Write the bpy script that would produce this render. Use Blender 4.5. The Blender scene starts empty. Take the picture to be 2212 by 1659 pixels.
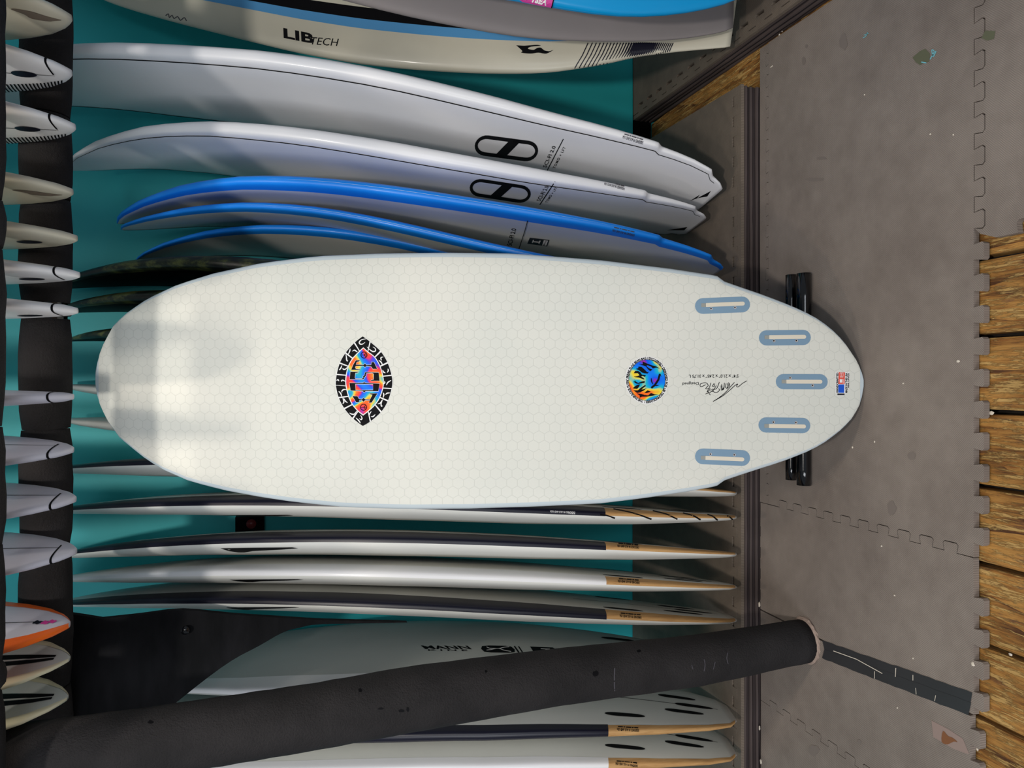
import bpy, bmesh, math, random
import numpy as np
from math import sin, cos, tan, pi, radians, sqrt, atan2
from mathutils import Vector, Matrix
from mathutils.bvhtree import BVHTree
from mathutils.geometry import tessellate_polygon

random.seed(7)
rng = np.random.RandomState(7)
SC = bpy.context.scene
COL = SC.collection

# ------------------------------------------------------------------ camera, world, lights, exposure
F, PIT, CAMH = 1600.0, radians(15.5), 1.136          # focal length in px of the 2212 px frame
cd = bpy.data.cameras.new('camera')
cam = bpy.data.objects.new('camera', cd)
COL.objects.link(cam)
cd.sensor_fit = 'HORIZONTAL'
cd.sensor_width = 36.0
cd.lens = 36.0 * F / 2212.0
cd.clip_start = 0.02
cam.matrix_world = Matrix(((0, 1, 0, 0), (-sin(PIT), 0, -cos(PIT), 0), (-cos(PIT), 0, sin(PIT), CAMH), (0, 0, 0, 1)))
SC.camera = cam

w = bpy.data.worlds.new('world')
SC.world = w
w.use_nodes = True
w.node_tree.nodes['Background'].inputs[0].default_value = (0.80, 0.90, 1.0, 1)
w.node_tree.nodes['Background'].inputs[1].default_value = 0.19


def point_light(name, loc, power, color, size):
    l = bpy.data.lights.new(name, 'POINT')
    l.energy = power
    l.color = color
    l.shadow_soft_size = size
    o = bpy.data.objects.new(name, l)
    o.location = loc
    COL.objects.link(o)


def area_light(name, loc, target, power, color, sx, sy):
    l = bpy.data.lights.new(name, 'AREA')
    l.energy = power
    l.color = color
    l.shape = 'RECTANGLE'
    l.size, l.size_y = sx, sy
    o = bpy.data.objects.new(name, l)
    o.location = loc
    o.rotation_euler = (Vector(target) - Vector(loc)).to_track_quat('-Z', 'Y').to_euler()
    COL.objects.link(o)


point_light('ceiling_bulb', (-0.25, -0.65, 2.55), 104, (1.0, 0.94, 0.87), 0.07)
point_light('ceiling_bulb', (-0.22, 1.02, 2.55), 18, (1.0, 0.86, 0.72), 0.05)
point_light('ceiling_bulb', (0.25, 0.70, 2.50), 18, (1.0, 0.90, 0.76), 0.06)
area_light('shop_window_light', (0.6, -3.2, 1.7), (0.0, 1.6, 0.9), 33, (0.88, 0.93, 1.0), 1.6, 1.2)
area_light('left_fill_light', (-2.0, -1.5, 1.6), (0.5, 1.9, 0.8), 42, (0.92, 0.95, 1.0), 1.2, 1.8)  # added cool fill from the left to brighten board faces, no actual door

SC.view_settings.view_transform = 'Standard'
SC.view_settings.look = 'None'
SC.view_settings.gamma = 1.0
SC.view_settings.use_curve_mapping = False
SC.view_settings.exposure = 0.12


# ------------------------------------------------------------------ helpers: rays, objects, materials
def ray(x, y):
    u = (1106 - x) / F
    r = (829.5 - y) / F
    return np.array([r, cos(PIT) + u * sin(PIT), -sin(PIT) + u * cos(PIT)])


CAMP = np.array([0, 0, CAMH])


def at_y(x, y, Y):
    d = ray(x, y)
    return CAMP + d * (Y / d[1])


def at_z(x, y, Z):
    d = ray(x, y)
    return CAMP + d * ((Z - CAMH) / d[2])


def srgb(r, g, b):
    def c(v):
        v /= 255.0
        return v / 12.92 if v <= 0.04045 else ((v + 0.055) / 1.055) ** 2.4
    return (c(r), c(g), c(b), 1.0)


def put(o, parent=None):
    COL.objects.link(o)
    if parent is not None:
        o.parent = parent
    return o


def mesh_obj(name, V, Fc, m, parent=None, smooth=False, uv=None):
    me = bpy.data.meshes.new(name)
    me.from_pydata([tuple(map(float, v)) for v in V], [], [tuple(int(i) for i in f) for f in Fc])
    if smooth:
        me.polygons.foreach_set('use_smooth', [True] * len(me.polygons))
    if uv is not None:
        l = me.uv_layers.new(name='UVMap')
        idx = np.empty(len(me.loops), dtype=np.int32)
        me.loops.foreach_get('vertex_index', idx)
        l.data.foreach_set('uv', np.asarray(uv, dtype=np.float32)[idx].ravel())
    me.materials.append(m)
    me.update()
    return put(bpy.data.objects.new(name, me), parent)


def bm_obj(name, bm, m, parent=None, smooth=False):
    bmesh.ops.recalc_face_normals(bm, faces=bm.faces)
    me = bpy.data.meshes.new(name)
    bm.to_mesh(me)
    bm.free()
    if smooth:
        me.polygons.foreach_set('use_smooth', [True] * len(me.polygons))
    me.materials.append(m)
    return put(bpy.data.objects.new(name, me), parent)


def thing(name, label, cat, loc=(0, 0, 0), group=None):
    o = bpy.data.objects.new(name, None)
    o.empty_display_size = 0.05
    o.location = loc
    put(o)
    return tag(o, label, cat, group)


def tag(o, label, cat, group=None):
    o['label'] = label
    o['category'] = cat
    if group:
        o['group'] = group
    return o


def struct(o):
    o['kind'] = 'structure'
    return o


def settle(root):
    """children were built in world space: move them into the root's own frame"""
    mw = Matrix.Translation(root.location)
    for c in root.children:
        c.matrix_parent_inverse = mw.inverted()


class NT:
    def __init__(s, m):
        s.t = m.node_tree
        s.b = s.t.nodes['Principled BSDF']

    def n(s, typ, **kw):
        nd = s.t.nodes.new('ShaderNode' + typ)
        for k, v in kw.items():
            setattr(nd, k, v)
        return nd

    def l(s, a, b):
        s.t.links.new(a, b)

    def math(s, op, a, b=None):
        nd = s.n('Math', operation=op)
        for i, v in enumerate((a, b)):
            if v is None:
                continue
            if isinstance(v, (int, float)):
                nd.inputs[i].default_value = v
            else:
                s.l(v, nd.inputs[i])
        return nd.outputs[0]

    def coord(s, kind='Object', scale=(1, 1, 1)):
        c = s.n('TexCoord')
        mp = s.n('Mapping')
        mp.inputs['Scale'].default_value = scale
        s.l(c.outputs[kind], mp.inputs[0])
        return mp.outputs[0]

    def noise(s, vec, scale, detail=4, rough=0.55):
        nd = s.n('TexNoise')
        nd.inputs['Scale'].default_value = scale
        nd.inputs['Detail'].default_value = detail
        nd.inputs['Roughness'].default_value = rough
        s.l(vec, nd.inputs['Vector'])
        return nd.outputs['Fac']

    def ramp(s, fac, stops, interp='LINEAR'):
        nd = s.n('ValToRGB')
        cr = nd.color_ramp
        cr.interpolation = interp
        while len(cr.elements) < len(stops):
            cr.elements.new(0.5)
        for e, (p, c) in zip(cr.elements, stops):
            e.position = p
            e.color = c
        s.l(fac, nd.inputs[0])
        return nd.outputs[0]

    def mix(s, fac, a, b, mode='MIX'):
        nd = s.n('Mix', data_type='RGBA', blend_type=mode)
        for i, v in ((0, fac), (6, a), (7, b)):
            if isinstance(v, (int, float)):
                nd.inputs[i].default_value = v
            elif isinstance(v, tuple):
                nd.inputs[i].default_value = v
            else:
                s.l(v, nd.inputs[i])
        return nd.outputs[2]

    def bump(s, h, strength=0.3, dist=0.01):
        nd = s.n('Bump')
        nd.inputs['Strength'].default_value = strength
        nd.inputs['Distance'].default_value = dist
        s.l(h, nd.inputs['Height'])
        s.l(nd.outputs[0], s.b.inputs['Normal'])
        return nd


def mat(name, col, rough=0.5, coat=0.0, var=0.0, spec=0.5):
    m = bpy.data.materials.new(name)
    m.use_nodes = True
    t = NT(m)
    t.b.inputs['Base Color'].default_value = col
    t.b.inputs['Roughness'].default_value = rough
    t.b.inputs['Coat Weight'].default_value = coat
    t.b.inputs['Coat Roughness'].default_value = 0.12
    t.b.inputs['Specular IOR Level'].default_value = spec
    if var > 0:
        f = t.noise(t.coord(), 6.0, 5)
        lo = tuple(c * (1 - var) for c in col[:3]) + (1,)
        hi = tuple(min(1, c * (1 + var)) for c in col[:3]) + (1,)
        t.l(t.ramp(f, [(0.3, lo), (0.7, hi)]), t.b.inputs['Base Color'])
    return m


M = {}
M['white'] = mat('white_epoxy', srgb(238, 238, 240), 0.38, 0.15, 0.02)
M['offwhite'] = mat('off_white_epoxy', srgb(226, 226, 220), 0.4, 0.1, 0.03)
M['cream'] = mat('cream_epoxy', srgb(205, 200, 182), 0.42, 0.1, 0.05)
M['lilac'] = mat('cool_white_epoxy', srgb(205, 205, 218), 0.4, 0.1, 0.02)
M['greywhite'] = mat('grey_white_epoxy', srgb(190, 193, 190), 0.45, 0.05, 0.03)
M['yellowed'] = mat('yellowed_resin', srgb(206, 200, 172), 0.4, 0.1, 0.04)
M['blue'] = mat('blue_rail', srgb(18, 138, 246), 0.42, 0.05, 0.03)
M['navy'] = mat('navy_rail', srgb(20, 20, 36), 0.36, 0.0, 0, 0.4)
M['black_ink'] = mat('black_ink', srgb(12, 12, 15), 0.6, 0, 0, 0.1)
M['white_ink'] = mat('white_ink', srgb(235, 235, 235), 0.5)
M['grey_ink'] = mat('grey_ink', srgb(80, 78, 84), 0.6, 0, 0, 0.1)
M['brown_rail'] = mat('brown_rail', srgb(128, 66, 30), 0.45)
M['cyan'] = mat('cyan_foam', srgb(0, 150, 214), 0.28, 0.3)
M['deck_grey'] = mat('grey_foam', srgb(138, 132, 132), 0.75, 0, 0.04)
M['pale_blue'] = mat('pale_blue_stripe', srgb(84, 152, 205), 0.4, 0.1)
M['orange'] = mat('orange_rail', srgb(240, 105, 22), 0.4, 0.1)
M['pink'] = mat('pink_print', srgb(205, 62, 150), 0.5)
M['smudge'] = mat('brown_smudge', srgb(120, 108, 96), 0.5, 0, 0.2)
M['fin_grey'] = mat('blue_grey_fin_box', srgb(122, 152, 176), 0.4, 0.1, 0.03)
M['slot'] = mat('cream_slot', srgb(222, 214, 196), 0.5)
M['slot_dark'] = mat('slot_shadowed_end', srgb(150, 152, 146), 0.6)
M['steel'] = mat('screw_steel', srgb(225, 225, 228), 0.3)
M['steel'].node_tree.nodes['Principled BSDF'].inputs['Metallic'].default_value = 0.6
M['rail_grey'] = mat('pale_blue_grey_rail', srgb(196, 208, 214), 0.25, 0.4)
M['gloss_black'] = mat('gloss_black_tube', srgb(10, 10, 13), 0.12, 0.5)
M['tape'] = mat('black_tape', srgb(52, 52, 54), 0.42, 0, 0.1)
M['red_ink'] = mat('red_ink', srgb(226, 76, 56), 0.5)
M['blue_ink'] = mat('blue_ink', srgb(10, 84, 205), 0.5)
M['paint_teal'] = mat('turquoise_paint', srgb(120, 190, 200), 0.6)
M['chip'] = mat('pale_wood_chip', srgb(215, 205, 190), 0.7)
M['stain'] = mat('olive_stain', srgb(96, 98, 76), 0.9)
M['dark_stain'] = mat('dark_stain', srgb(122, 112, 105), 0.9)
M['torn'] = mat('scuffed_foam', srgb(152, 132, 124), 0.9)
M['torn_brown'] = mat('exposed_brown', srgb(130, 84, 52), 0.8)
M['foam_rim'] = mat('torn_foam_rim', srgb(158, 138, 126), 0.9, 0, 0.35)
M['red_dim'] = mat('dull_red', srgb(120, 40, 42), 0.4)
M['black_box'] = mat('black_plastic', srgb(8, 8, 10), 0.7, 0, 0, 0.08)


def make_pad():
    m = mat('black_foam_pad', srgb(56, 54, 55), 0.85, 0, 0, 0.2)
    t = NT(m)
    c = t.coord()
    a = t.noise(c, 9, 5)
    b = t.noise(c, 260, 3, 0.7)
    t.l(t.ramp(a, [(0.3, srgb(34, 33, 34)), (0.72, srgb(48, 46, 47))]), t.b.inputs['Base Color'])
    h = t.math('ADD', t.math('MULTIPLY', a, 0.8), t.math('MULTIPLY', b, 0.5))
    t.bump(h, 0.9, 0.006)
    return m


M['pad'] = make_pad()


def make_panel():
    m = mat('black_cloth_panel', srgb(20, 21, 23), 0.85, 0, 0, 0.15)
    t = NT(m)
    a = t.noise(t.coord(scale=(3, 1, 9)), 3, 5)
    t.l(t.ramp(a, [(0.3, srgb(15, 16, 18)), (0.7, srgb(27, 27, 30))]), t.b.inputs['Base Color'])
    t.bump(a, 0.3, 0.01)
    return m


M['panel'] = make_panel()


def make_foam(name, c1, c2, grid=True):
    m = mat(name, c1, 0.82, 0, 0, 0.3)
    t = NT(m)
    c = t.coord()
    big = t.noise(c, 3.2, 6, 0.6)
    mid = t.noise(c, 24, 4, 0.6)
    f = t.math('ADD', t.math('MULTIPLY', big, 0.7), t.math('MULTIPLY', mid, 0.3))
    base = t.ramp(f, [(0.36, c1), (0.62, c2)])
    sep = t.n('SeparateXYZ')
    t.l(c, sep.inputs[0])
    k = 2 * pi / 0.0041
    gx = t.math('SINE', t.math('MULTIPLY', sep.outputs[0], k))
    gy = t.math('SINE', t.math('MULTIPLY', sep.outputs[1], k))
    g = t.math('ADD', t.math('MULTIPLY', t.math('MULTIPLY', gx, gy), 0.5), 0.5)
    dots = t.ramp(g, [(0.35, (0.74, 0.74, 0.74, 1)), (0.75, (1.06, 1.06, 1.06, 1))])
    t.l(t.mix(1.0, base, dots, 'MULTIPLY'), t.b.inputs['Base Color'])
    t.bump(t.math('ADD', t.math('MULTIPLY', g, 0.5), t.math('MULTIPLY', mid, 0.6)), 0.35, 0.0015)
    return m


M['mat'] = make_foam('grey_brown_foam_mat', srgb(128, 117, 109), srgb(150, 139, 130))
M['mat_dark'] = make_foam('dusty_foam_mat', srgb(104, 94, 84), srgb(128, 115, 102))
M['layer'] = mat('dark_foam_layer', srgb(58, 50, 50), 0.85, 0, 0.15, 0.2)
M['layer_pale'] = mat('worn_foam_layer', srgb(84, 74, 72), 0.85, 0, 0.15, 0.2)


def make_wood(name, cols, sc=1.0, stretch=(26, 1.5, 26), bump=0.5):
    m = mat(name, cols[0], 0.62, 0, 0, 0.35)
    t = NT(m)
    c = t.coord('Object', stretch)
    oi = t.n('ObjectInfo')
    ad = t.n('VectorMath', operation='ADD')
    mu = t.n('Vector' + 'Math', operation='SCALE')
    cb = t.n('CombineXYZ')
    for i in range(3):
        t.l(oi.outputs['Random'], cb.inputs[i])
    t.l(cb.outputs[0], mu.inputs[0])
    mu.inputs['Scale'].default_value = 40
    t.l(c, ad.inputs[0])
    t.l(mu.outputs[0], ad.inputs[1])
    a = t.noise(ad.outputs[0], 1.6 * sc, 7, 0.65)
    b = t.noise(ad.outputs[0], 6.5 * sc, 5, 0.7)
    f = t.math('ADD', t.math('MULTIPLY', a, 0.65), t.math('MULTIPLY', b, 0.35))
    n = len(cols)
    t.l(t.ramp(f, [(0.32 + 0.36 * i / (n - 1), cc) for i, cc in enumerate(cols)]), t.b.inputs['Base Color'])
    t.bump(f, bump, 0.006)
    return m


def make_plank():
    m = mat('weathered_plank', srgb(160, 116, 62), 0.6, 0, 0, 0.4)
    t = NT(m)
    oi = t.n('ObjectInfo')
    cb = t.n('CombineXYZ')
    for i in range(3):
        t.l(t.math('MULTIPLY', oi.outputs['Random'], 37.0 + 11 * i), cb.inputs[i])

    def vec(sc):
        ad = t.n('VectorMath', operation='ADD')
        t.l(t.coord('Object', sc), ad.inputs[0])
        t.l(cb.outputs[0], ad.inputs[1])
        return ad.outputs[0]
    ring = t.noise(vec((3.0, 0.35, 3.0)), 2.0, 3, 0.5)            # growth rings seen as stripes
    ring = t.math('FRACT', t.math('MULTIPLY', ring, 9.0))
    grain = t.noise(vec((90, 5, 90)), 2.0, 6, 0.7)
    flake = t.noise(vec((85, 8, 85)), 1.6, 6, 0.75)
    broad = t.noise(vec((5, 3, 5)), 1.2, 4, 0.6)
    f = t.math('ADD', t.math('MULTIPLY', ring, 0.28), t.math('MULTIPLY', grain, 0.72))
    base = t.ramp(f, [(0.32, srgb(92, 60, 38)), (0.44, srgb(168, 120, 62)), (0.56, srgb(200, 152, 84)), (0.70, srgb(150, 98, 48))])
    fm = t.ramp(flake, [(0.50, (0, 0, 0, 1)), (0.56, (1, 1, 1, 1))])
    col = t.mix(t.math('MULTIPLY', fm, 0.75), base, srgb(222, 188, 122))
    dk = t.ramp(t.noise(vec((34, 7, 34)), 1.3, 5, 0.7), [(0.60, (0, 0, 0, 1)), (0.70, (1, 1, 1, 1))])
    col = t.mix(t.math('MULTIPLY', dk, 0.7), col, srgb(96, 70, 66))
    wb = t.ramp(broad, [(0.4, (0.80, 0.74, 0.66, 1)), (0.6, (1.12, 1.06, 1.0, 1))])
    t.l(t.mix(1.0, col, wb, 'MULTIPLY'), t.b.inputs['Base Color'])
    t.bump(t.math('ADD', t.math('MULTIPLY', grain, 0.8), t.math('MULTIPLY', fm, 0.3)), 0.9, 0.006)
    return m


M['plank'] = make_plank()
M['bamboo'] = make_wood('bamboo_veneer', [srgb(168, 124, 76), srgb(196, 152, 98), srgb(212, 170, 116)], 1.0, (60, 60, 4), 0.05)
M['under'] = mat('dark_under_floor', srgb(26, 20, 16), 0.9)


def make_teal():
    m = mat('teal_wall_paint', srgb(30, 150, 156), 0.5, 0, 0, 0.4)
    t = NT(m)
    a = t.noise(t.coord(), 1.4, 5)
    t.l(t.ramp(a, [(0.3, srgb(26, 160, 168)), (0.7, srgb(44, 182, 186))]), t.b.inputs['Base Color'])
    t.bump(t.noise(t.coord(), 120, 3), 0.08, 0.002)
    return m


M['teal'] = make_teal()


def make_camo():
    m = mat('dark_olive_camo', srgb(20, 24, 18), 0.4, 0.1)
    t = NT(m)
    a = t.noise(t.coord('Object', (1, 1, 0.5)), 11, 6, 0.7)
    t.l(t.ramp(a, [(0.42, srgb(12, 15, 13)), (0.5, srgb(34, 42, 30)), (0.57, srgb(92, 98, 52)), (0.64, srgb(40, 48, 34)), (0.72, srgb(110, 112, 66))]), t.b.inputs['Base Color'])
    return m


M['camo'] = make_camo()
M['camo_face'] = mat('black_green_face', srgb(9, 13, 12), 0.6, 0, 0.2, 0.12)


def make_hex():
    m = mat('hexagon_core_bottom', srgb(226, 225, 216), 0.40, 0.0, 0, 0.28)
    t = NT(m)
    uv = t.n('TexCoord').outputs['UV']
    sp = t.n('SeparateXYZ')
    t.l(uv, sp.inputs[0])
    W_ = 0.0222                                     # hexagon width along the board
    px = t.math('DIVIDE', sp.outputs[0], W_)
    py = t.math('DIVIDE', sp.outputs[1], W_)
    R3 = sqrt(3)

    def cell(ox, oy):
        ax = t.math('SUBTRACT', t.math('FLOORED_MODULO', t.math('ADD', px, ox), 1.0), 0.5)
        ay = t.math('SUBTRACT', t.math('FLOORED_MODULO', t.math('ADD', py, oy), R3), R3 / 2)
        ax = t.math('ABSOLUTE', ax)
        ay = t.math('ABSOLUTE', ay)
        return t.math('MAXIMUM', ax, t.math('ADD', t.math('MULTIPLY', ax, 0.5), t.math('MULTIPLY', ay, R3 / 2)))
    d = t.math('MINIMUM', cell(0, 0), cell(0.5, R3 / 2))
    e = t.math('SUBTRACT', 0.5, d)                  # distance to the hexagon's border
    line = t.ramp(e, [(0.0, (1, 1, 1, 1)), (0.02, (0.9, 0.9, 0.9, 1)), (0.04, (0, 0, 0, 1))])
    lf = t.math('MULTIPLY', line, 0.22)
    big = t.noise(t.coord('UV'), 3.0, 3)
    base = t.ramp(big, [(0.35, srgb(214, 216, 208)), (0.65, srgb(221, 221, 212))])
    t.l(t.mix(lf, base, srgb(150, 156, 150)), t.b.inputs['Base Color'])
    fine = t.noise(t.coord('UV'), 900, 2)
    t.bump(t.math('SUBTRACT', t.math('MULTIPLY', fine, 0.12), t.math('MULTIPLY', line, 0.35)), 0.35, 0.0012)
    return m


M['hex'] = make_hex()


def make_tiedye():
    m = mat('tie_dye_print', srgb(60, 120, 220), 0.45)
    t = NT(m)
    a = t.noise(t.coord('Object', (1, 1, 1)), 16, 1.5, 0.4)
    w_ = t.math('FRACT', t.math('MULTIPLY', a, 4.0))
    t.l(t.ramp(w_, [(0.0, srgb(10, 90, 240)), (0.22, srgb(0, 130, 245)), (0.36, srgb(20, 185, 200)), (0.46, srgb(240, 220, 60)),
                    (0.56, srgb(255, 120, 30)), (0.72, srgb(250, 70, 40)), (0.84, srgb(235, 50, 90)), (0.93, srgb(110, 50, 200)), (1.0, srgb(10, 90, 240))]), t.b.inputs['Base Color'])
    t.b.inputs['Specular IOR Level'].default_value = 0.15
    return m


M['tiedye'] = make_tiedye()


# ------------------------------------------------------------------ the board: a loft with mapped prints
class Board:
    """rings run from tail to nose; angle 0 is the rail at -W, angle 90 deg the face the normal N points at"""

    def __init__(s, S, P, W, N, hw, th, nf=3.4, nd=2.3, kf=0.42):
        s.S = np.asarray(S, float)
        s.P, s.W, s.N = P, W, N
        s.hw, s.th = np.asarray(hw, float), np.asarray(th, float)
        s.nf, s.nd, s.kf = nf, nd, kf
        s.L = float(np.sum(np.linalg.norm(np.diff(P, axis=0), axis=1)))

    def _at(s, q):
        i = lambda A: np.array([np.interp(q, s.S, A[:, k]) for k in range(3)])
        return i(s.P), i(s.W), i(s.N), np.interp(q, s.S, s.hw), np.interp(q, s.S, s.th)

    def pt(s, q, th, eps=0.0):
        P, W, N, hw, t = s._at(q)
        c, sn = cos(th), sin(th)
        n = s.nf if sn >= 0 else s.nd
        half = t * (s.kf if sn >= 0 else 1 - s.kf)
        a = math.copysign(abs(c) ** (2 / n), c)
        b = math.copysign(abs(sn) ** (2 / n), sn)
        g = np.array([math.copysign(abs(a) ** (n - 1), a) / max(hw, 1e-4), math.copysign(abs(b) ** (n - 1), b) / max(half, 1e-4)])
        g /= max(np.linalg.norm(g), 1e-9)
        return P - W * hw * a + N * half * b + (-W * g[0] + N * g[1]) * eps, a * hw

    def face(s, q, a, side=1, eps=0.0006):
        n = s.nf if side > 0 else s.nd
        c = math.copysign(abs(a) ** (n / 2), a)
        th = math.acos(max(-1, min(1, c)))
        return s.pt(q, th if side > 0 else -th, eps)[0]

    def grid(s, qs, ths, eps):
        V, uv = [], []
        for q in qs:
            for th in ths:
                p, a = s.pt(q, th, eps)
                V.append(p)
                uv.append((q * s.L, a))
        n = len(ths)
        Fc = [(i * n + j, i * n + j + 1, (i + 1) * n + j + 1, (i + 1) * n + j) for i in range(len(qs) - 1) for j in range(n - 1)]
        return V, Fc, uv

    def body(s, m, parent, name='body', K=40):
        ths = [2 * pi * k / K for k in range(K)]
        V, uv = [], []
        for q in s.S:
            for th in ths:
                p, a = s.pt(q, th)
                V.append(p)
                uv.append((q * s.L, a))
        n = len(s.S)
        Fc = [(i * K + j, i * K + (j + 1) % K, (i + 1) * K + (j + 1) % K, (i + 1) * K + j) for i in range(n - 1) for j in range(K)]
        Fc.append(tuple(range(K)))
        Fc.append(tuple((n - 1) * K + j for j in reversed(range(K))))
        o = mesh_obj(name, V, Fc, m, parent, True, uv)
        bm = bmesh.new()
        bm.from_mesh(o.data)
        bmesh.ops.recalc_face_normals(bm, faces=bm.faces)
        bm.to_mesh(o.data)
        bm.free()
        s.obj = o
        s.bvh = BVHTree.FromPolygons([Vector(v) for v in V], Fc)
        return o

    def qs(s, q0, q1):
        inner = [q for q in s.S if q0 + 1e-4 < q < q1 - 1e-4]
        if len(inner) < 2:
            inner = list(np.linspace(q0, q1, 5)[1:-1])
        return [q0] + inner + [q1]

    def patch(s, name, m, q0, q1, t0, t1, parent, eps=0.0006, n=8):
        ths = list(np.radians(np.linspace(t0, t1, n)))
        V, Fc, uv = s.grid(s.qs(q0, q1), ths, eps)
        return mesh_obj(name, V, Fc, m, parent, True, uv)

    def strip(s, name, m, q0, q1, a0, a1, parent, side=1, eps=0.0006, n=6, taper=None):
        V, Fc = [], []
        Q = s.qs(q0, q1)
        for i, q in enumerate(Q):
            for j in range(n):
                V.append(s.face(q, a0 + (a1 - a0) * j / (n - 1), side, eps))
        Fc = [(i * n + j, i * n + j + 1, (i + 1) * n + j + 1, (i + 1) * n + j) for i in range(len(Q) - 1) for j in range(n - 1)]
        return mesh_obj(name, V, Fc, m, parent, True)

    def cast(s, px, py, eps):
        d = Vector(ray(px, py)).normalized()
        loc, nor, idx, dist = s.bvh.ray_cast(Vector(CAMP), d)
        if loc is None:
            return None
        if nor.dot(d) > 0:
            nor = -nor
        return loc + nor * eps

    def print(s, name, m, polys, parent, eps=0.0006, cell=14.0):
        """flat print laid on the surface: polygons given where they are seen on it"""
        V, Fc = [], []
        for poly in polys:
            tri = tessellate_polygon([[Vector((p[0], p[1], 0)) for p in poly]])
            pts = [s.cast(p[0], p[1], eps) for p in poly]
            o = len(V)
            ok = [p is not None for p in pts]
            V += [p if p is not None else Vector((0, 0, 0)) for p in pts]
            for t in tri:
                if not all(ok[i] for i in t):
                    continue
                todo = [(tuple(o + i for i in t), [poly[i] for i in t])]
                while todo:
                    ids, pp = todo.pop()
                    el = [(pp[i][0] - pp[(i + 1) % 3][0]) ** 2 + (pp[i][1] - pp[(i + 1) % 3][1]) ** 2 for i in range(3)]
                    k = max(range(3), key=lambda i: el[i])
                    if el[k] < cell * cell:
                        Fc.append(ids)
                        continue
                    a, b_, c_ = k, (k + 1) % 3, (k + 2) % 3
                    mp = ((pp[a][0] + pp[b_][0]) / 2, (pp[a][1] + pp[b_][1]) / 2)
                    q = s.cast(mp[0], mp[1], eps)
                    if q is None:
                        Fc.append(ids)
                        continue
                    V.append(q)
                    n_ = len(V) - 1
                    todo.append(((ids[a], n_, ids[c_]), [pp[a], mp, pp[c_]]))
                    todo.append(((n_, ids[b_], ids[c_]), [mp, pp[b_], pp[c_]]))
        used = sorted({i for f in Fc for i in f})
        if not used:
            return None
        re = {u: k for k, u in enumerate(used)}
        return mesh_obj(name, [V[i] for i in used], [tuple(re[i] for i in f) for f in Fc], m, parent)

    def text(s, name, m, txt, org, xdir, up, parent, eps=0.0007, bold=0.0, shear=0.0, align='LEFT', font_space=1.0):
        """org: px of the baseline start, xdir: px vector of the whole text, up: px vector of the cap height"""
        V, T = text_mesh(txt, bold, shear, font_space)
        w_ = V[:, 0].max()
        h = 0.73
        out, Fc = [], []
        pts = [s.cast(org[0] + xdir[0] * v[0] / w_ + up[0] * v[1] / h, org[1] + xdir[1] * v[0] / w_ + up[1] * v[1] / h, eps) for v in V]
        for t in T:
            if all(pts[i] is not None for i in t):
                Fc.append(t)
        used = sorted({i for f in Fc for i in f})
        if not used:
            return None
        re = {u: k for k, u in enumerate(used)}
        return mesh_obj(name, [pts[i] for i in used], [tuple(re[i] for i in f) for f in Fc], m, parent)


_tc = {}


def text_mesh(txt, bold=0.0, shear=0.0, space=1.0):
    key = (txt, bold, shear, space)
    if key in _tc:
        return _tc[key]
    c = bpy.data.curves.new('lettering', 'FONT')
    c.body = txt
    c.offset = bold
    c.shear = shear
    c.space_character = space
    c.resolution_u = 3
    o = bpy.data.objects.new('lettering', c)
    COL.objects.link(o)
    dg = bpy.context.evaluated_depsgraph_get()
    me = bpy.data.meshes.new_from_object(o.evaluated_get(dg))
    me.calc_loop_triangles()
    V = np.array([v.co[:] for v in me.vertices])
    T = [tuple(t.vertices) for t in me.loop_triangles]
    bpy.data.objects.remove(o)
    bpy.data.curves.remove(c)
    bpy.data.meshes.remove(me)
    V[:, 0] -= V[:, 0].min()
    _tc[key] = (V, T)
    return V, T


def stroke(pts, wd, taper=False):
    """quads along a polyline, in the plane of the print"""
    P = np.array(pts, float)
    out = []
    n = len(P)
    T = np.gradient(P, axis=0)
    T /= np.maximum(np.linalg.norm(T, axis=1)[:, None], 1e-6)
    Nn = np.stack([-T[:, 1], T[:, 0]], 1)
    ws = np.full(n, wd / 2.0)
    if taper:
        ws *= np.sin(np.linspace(0.25, pi - 0.25, n))
    A, B = P + Nn * ws[:, None], P - Nn * ws[:, None]
    for i in range(n - 1):
        out.append([A[i], A[i + 1], B[i + 1], B[i]])
    return out


def smooth(pts, k=5, closed=False):
    """Catmull-Rom through the points"""
    P = [np.array(p, float) for p in pts]
    n = len(P)
    out = []
    for i in range(n if closed else n - 1):
        p0 = P[(i - 1) % n] if closed or i > 0 else P[0]
        p1, p2 = P[i], P[(i + 1) % n]
        p3 = P[(i + 2) % n] if closed or i + 2 < n else P[-1]
        for t in np.arange(k) / k:
            out.append(0.5 * (2 * p1 + (p2 - p0) * t + (2 * p0 - 5 * p1 + 4 * p2 - p3) * t * t + (3 * p1 - p0 - 3 * p2 + p3) * t ** 3))
    if not closed:
        out.append(P[-1])
    return out


def rect(x0, y0, x1, y1):
    return [(x0, y0), (x1, y0), (x1, y1), (x0, y1)]


def box_bm(bm, x0, x1, y0, y1, z0, z1):
    v = [bm.verts.new((x, y, z)) for z in (z0, z1) for (x, y) in ((x0, y0), (x1, y0), (x1, y1), (x0, y1))]
    for f in ((3, 2, 1, 0), (4, 5, 6, 7), (0, 1, 5, 4), (1, 2, 6, 5), (2, 3, 7, 6), (3, 0, 4, 7)):
        bm.faces.new([v[i] for i in f])


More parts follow.
